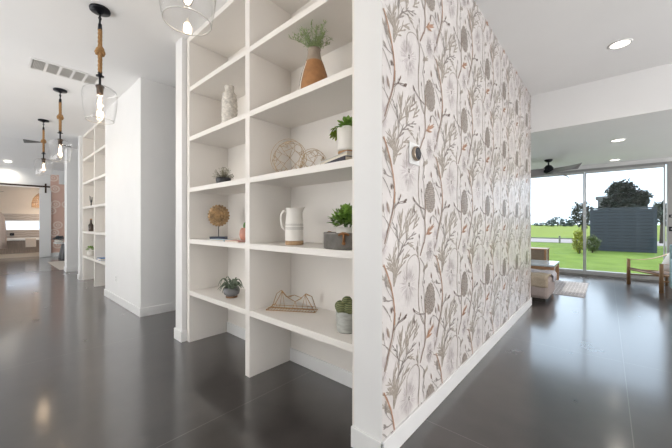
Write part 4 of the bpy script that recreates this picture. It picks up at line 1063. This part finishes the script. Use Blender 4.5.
# ------------------------------------------------------------ outside
def outside():
    lawn = bpy.data.materials.new('lawn_grass'); lawn.use_nodes = True; tt = lawn.node_tree; b = tt.nodes['Principled BSDF']; b.inputs['Roughness'].default_value = .9; b.inputs['Specular IOR Level'].default_value = .1
    g = tt.nodes.new('ShaderNodeNewGeometry'); n = tt.nodes.new('ShaderNodeTexNoise'); n.inputs['Scale'].default_value = 1.2; n.inputs['Detail'].default_value = 8
    r = tt.nodes.new('ShaderNodeValToRGB'); r.color_ramp.elements[0].position = .35; r.color_ramp.elements[0].color = (.14, .205, .03, 1); r.color_ramp.elements[1].position = .7; r.color_ramp.elements[1].color = (.21, .285, .05, 1)
    tt.links.new(g.outputs['Position'], n.inputs['Vector']); tt.links.new(n.outputs['Fac'], r.inputs[0]); tt.links.new(r.outputs[0], b.inputs['Base Color'])
    struct(boxes('ground_lawn', [(-60, 60, 10.9, 39, -.3, -.12)], lawn), 'green lawn outside the glass doors', 'lawn')
    struct(boxes('ground_patio', [(-30, 30, YW+.06, 10.9, -.3, -.06)], mat('pale_concrete', (.34, .325, .31), .8, noise=(2, .05))), 'pale concrete patio strip outside the glass doors', 'patio')
    field = mat('field_grass', (.22, .26, .045), .95, noise=(.3, .2), spec=.1)
    struct(boxes('ground_field', [(-400, 400, 39, 600, -.4, -.13), (-400, -60, -50, 39, -.4, -.13), (60, 400, -50, 39, -.4, -.13)], field), 'yellow green field beyond the lawn', 'field')
    struct(boxes('ground_path', [(-60, 9, 26.5, 33.5, -.119, -.10)], mat('pink_path', (.34, .28, .26), .9, noise=(1, .08))), 'pale pinkish gravel court beyond the lawn', 'path')
    # low rail
    fm = mat('weathered_wood', (.28, .25, .22), .9, noise=(6, .2))
    t = thing('low_rail_fence', 'low weathered rail fence along the gravel court', 'fence', (-8, 26.3, -.12))
    for z in (.28,): boxes('rail', [(-12, 9.5, -.03, .03, z, z+.07)], fm, t)
    for k in range(12): boxes('post', [(-12+1.95*k-.05, -12+1.95*k+.05, -.05, .05, 0, .5)], fm, t)
    # slatted dark screen: runs X 1.05.. at Y~22
    ps = mat('screen_slats', (.038, .046, .062), .6, noise=(1, .1))
    pg = mat('screen_gap', (.008, .010, .014), .7)
    t = thing('slatted_screen', 'dark grey horizontally slatted screen wall on the lawn', 'screen wall', (0, 0, -.12))
    X0, X1, Y = SCX0, SCX1, SCY
    n = 13; Hh = SCH
    bm = bmesh.new()
    for k in range(n): box(bm, X0, X1, Y-.04, Y, Hh*k/n+.012, Hh*(k+1)/n-.020)
    obj('slats', bm, ps, t)
    boxes('backing', [(X0+.02, X1-.02, Y+.001, Y+.06, 0, Hh-.02)], pg, t)
    boxes('cap', [(X0-.05, X1+.05, Y-.10, Y+.12, Hh, Hh+.06)], ps, t)
    for k in range(5):
        x = X0+(X1-X0)*k/4; boxes('post', [(x-.06, x+.06, Y-.07, Y-.04, 0, Hh)], ps, t)
    t = thing('outbuilding', 'pale low building with flat parapet behind the slatted screen', 'building', (0, 0, -.12))
    bw = mat('pale_block', (.22, .205, .205), .9, noise=(3, .05))
    boxes('wall', [(X0+.15, X1+.1, Y+4.6, Y+6, 0, SCH+.80)], bw, t)
    boxes('parapet', [(X0+.05, X1+.2, Y+4.5, Y+6.05, SCH+.80, SCH+.95)], bw, t)
    boxes('vent', [(X0+.50, X0+.75, Y+4.57, Y+4.6, SCH+.38, SCH+.62)], mat('vent_brown', (.12, .08, .07), .8), t)
def crown(bm, rnd, cx, cy, cz, rx, rz, n, L, W_):
    for k in range(n):
        a = rnd.uniform(0, 2*PI); z = rnd.uniform(-1, 1); rr = math.sqrt(1-z*z); s = rnd.uniform(.55, 1.0)**.6
        lump = 1+.18*math.sin(a*3+z*4)+.1*math.sin(a*7)
        p = Vector((cx+rx*rr*math.cos(a)*s*lump, cy+rx*rr*math.sin(a)*s*lump, cz+rz*z*s*lump))
        d = Vector((rnd.uniform(-1, 1), rnd.uniform(-1, 1), rnd.uniform(-.6, .8)))
        leaf(bm, p, d, L*rnd.uniform(.6, 1.2), W_*rnd.uniform(.7, 1.2), .2, n=2)
def tree(name, label, loc, h0, crowns, n, L, W_, m, seed, trunk=.15, group=None, cat='tree'):
    t = thing(name, label, cat, loc, 0, group); rnd = random.Random(seed)
    bm = bmesh.new()
    for cx, cy, cz, rx, rz in crowns: crown(bm, rnd, cx, cy, cz, rx, rz, n, L, W_)
    obj('foliage', bm, m, t)
    bm = bmesh.new(); top = crowns[0]
    tube(bm, [(0, 0, -.02), (.03, 0, h0), (top[0], top[1], top[2])], trunk, 8, trunk*.35)
    for cx, cy, cz, rx, rz in crowns[1:]: tube(bm, [(.02, 0, h0*.9), (cx*.6, cy*.6, (h0+cz)/2), (cx, cy, cz)], trunk*.5, 6, trunk*.15)
    obj('trunk', bm, mat('bark', (.10, .075, .055), .9, noise=(10, .3)), t)
    return t
# screen location from where it stands on the lawn
SCY = 20.0; SCX0, SCX1 = .0, 3.0; SCH = 2.4
def ray_at(px, Y):
    u = (px-336)/307; return Y*(-.661+.75*u)/(.75+.661*u), Y/(.75+.661*u)
SCX0 = ray_at(591.5, SCY)[0]; SCX1 = ray_at(655, SCY)[0]; SCH = .12+1.2+15*ray_at(615, SCY)[1]/307
outside()
def at(px, Y): x, t = ray_at(px, Y); return x
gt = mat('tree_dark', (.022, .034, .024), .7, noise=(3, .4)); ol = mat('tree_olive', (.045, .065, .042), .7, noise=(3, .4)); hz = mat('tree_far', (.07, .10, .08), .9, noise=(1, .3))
def px2z(py, px, Y): return 1.2+(224-py)*ray_at(px, Y)[1]/307
Y = 21.6; k = ray_at(626, Y)[1]/307
xm = at(626, Y)
tree('magnolia_tree', 'large dark leafy tree rising behind the slatted screen', (xm, Y, -.12), 1.3,
     [(-2*k, 0, px2z(203, 626, Y)+.12, 15*k, 12*k), (-12*k, -.1, px2z(205, 626, Y)+.12, 7*k, 7*k), (8*k, .1, px2z(199, 626, Y)+.12, 9*k, 8*k), (-4*k, 0, px2z(189, 626, Y)+.12, 10*k, 8*k)], 1100, .20, .12, gt, 5, .12)
tree('olive_tree', 'loose grey-green tree left of the slatted screen', (at(582, 24), 24, -.12), 1.2,
     [(0, 0, px2z(214, 582, 24)+.12, 9*ray_at(582, 24)[1]/307, 11*ray_at(582, 24)[1]/307)], 900, .22, .11, ol, 6, .09)
tree('grey_tree', 'hazy tree at the right end of the slatted screen', (at(661, 30), 30, -.12), 1.3,
     [(0, 0, px2z(212, 661, 30)+.12, 7*ray_at(661, 30)[1]/307, 10*ray_at(661, 30)[1]/307)], 700, .3, .16, ol, 9, .1)
tree('yellow_shrub', 'bright yellow-green shrub at the foot of the slatted screen', (at(579, 17.5), 17.5, -.12), .1,
     [(0, 0, .55, 5.0*ray_at(579, 17.5)[1]/307, .50)], 1100, .10, .06, mat('shrub_yellow', (.42, .42, .03), .7, noise=(3, .3)), 12, .03, cat='shrub')
tree('green_shrub', 'green shrub between the yellow shrub and the slatted screen', (at(592, 18.4), 18.4, -.12), .1,
     [(0, 0, .42, 6.0*ray_at(592, 18.4)[1]/307, .36)], 900, .10, .06, mat('shrub_green', (.14, .18, .04), .7, noise=(3, .3)), 13, .03, cat='shrub')
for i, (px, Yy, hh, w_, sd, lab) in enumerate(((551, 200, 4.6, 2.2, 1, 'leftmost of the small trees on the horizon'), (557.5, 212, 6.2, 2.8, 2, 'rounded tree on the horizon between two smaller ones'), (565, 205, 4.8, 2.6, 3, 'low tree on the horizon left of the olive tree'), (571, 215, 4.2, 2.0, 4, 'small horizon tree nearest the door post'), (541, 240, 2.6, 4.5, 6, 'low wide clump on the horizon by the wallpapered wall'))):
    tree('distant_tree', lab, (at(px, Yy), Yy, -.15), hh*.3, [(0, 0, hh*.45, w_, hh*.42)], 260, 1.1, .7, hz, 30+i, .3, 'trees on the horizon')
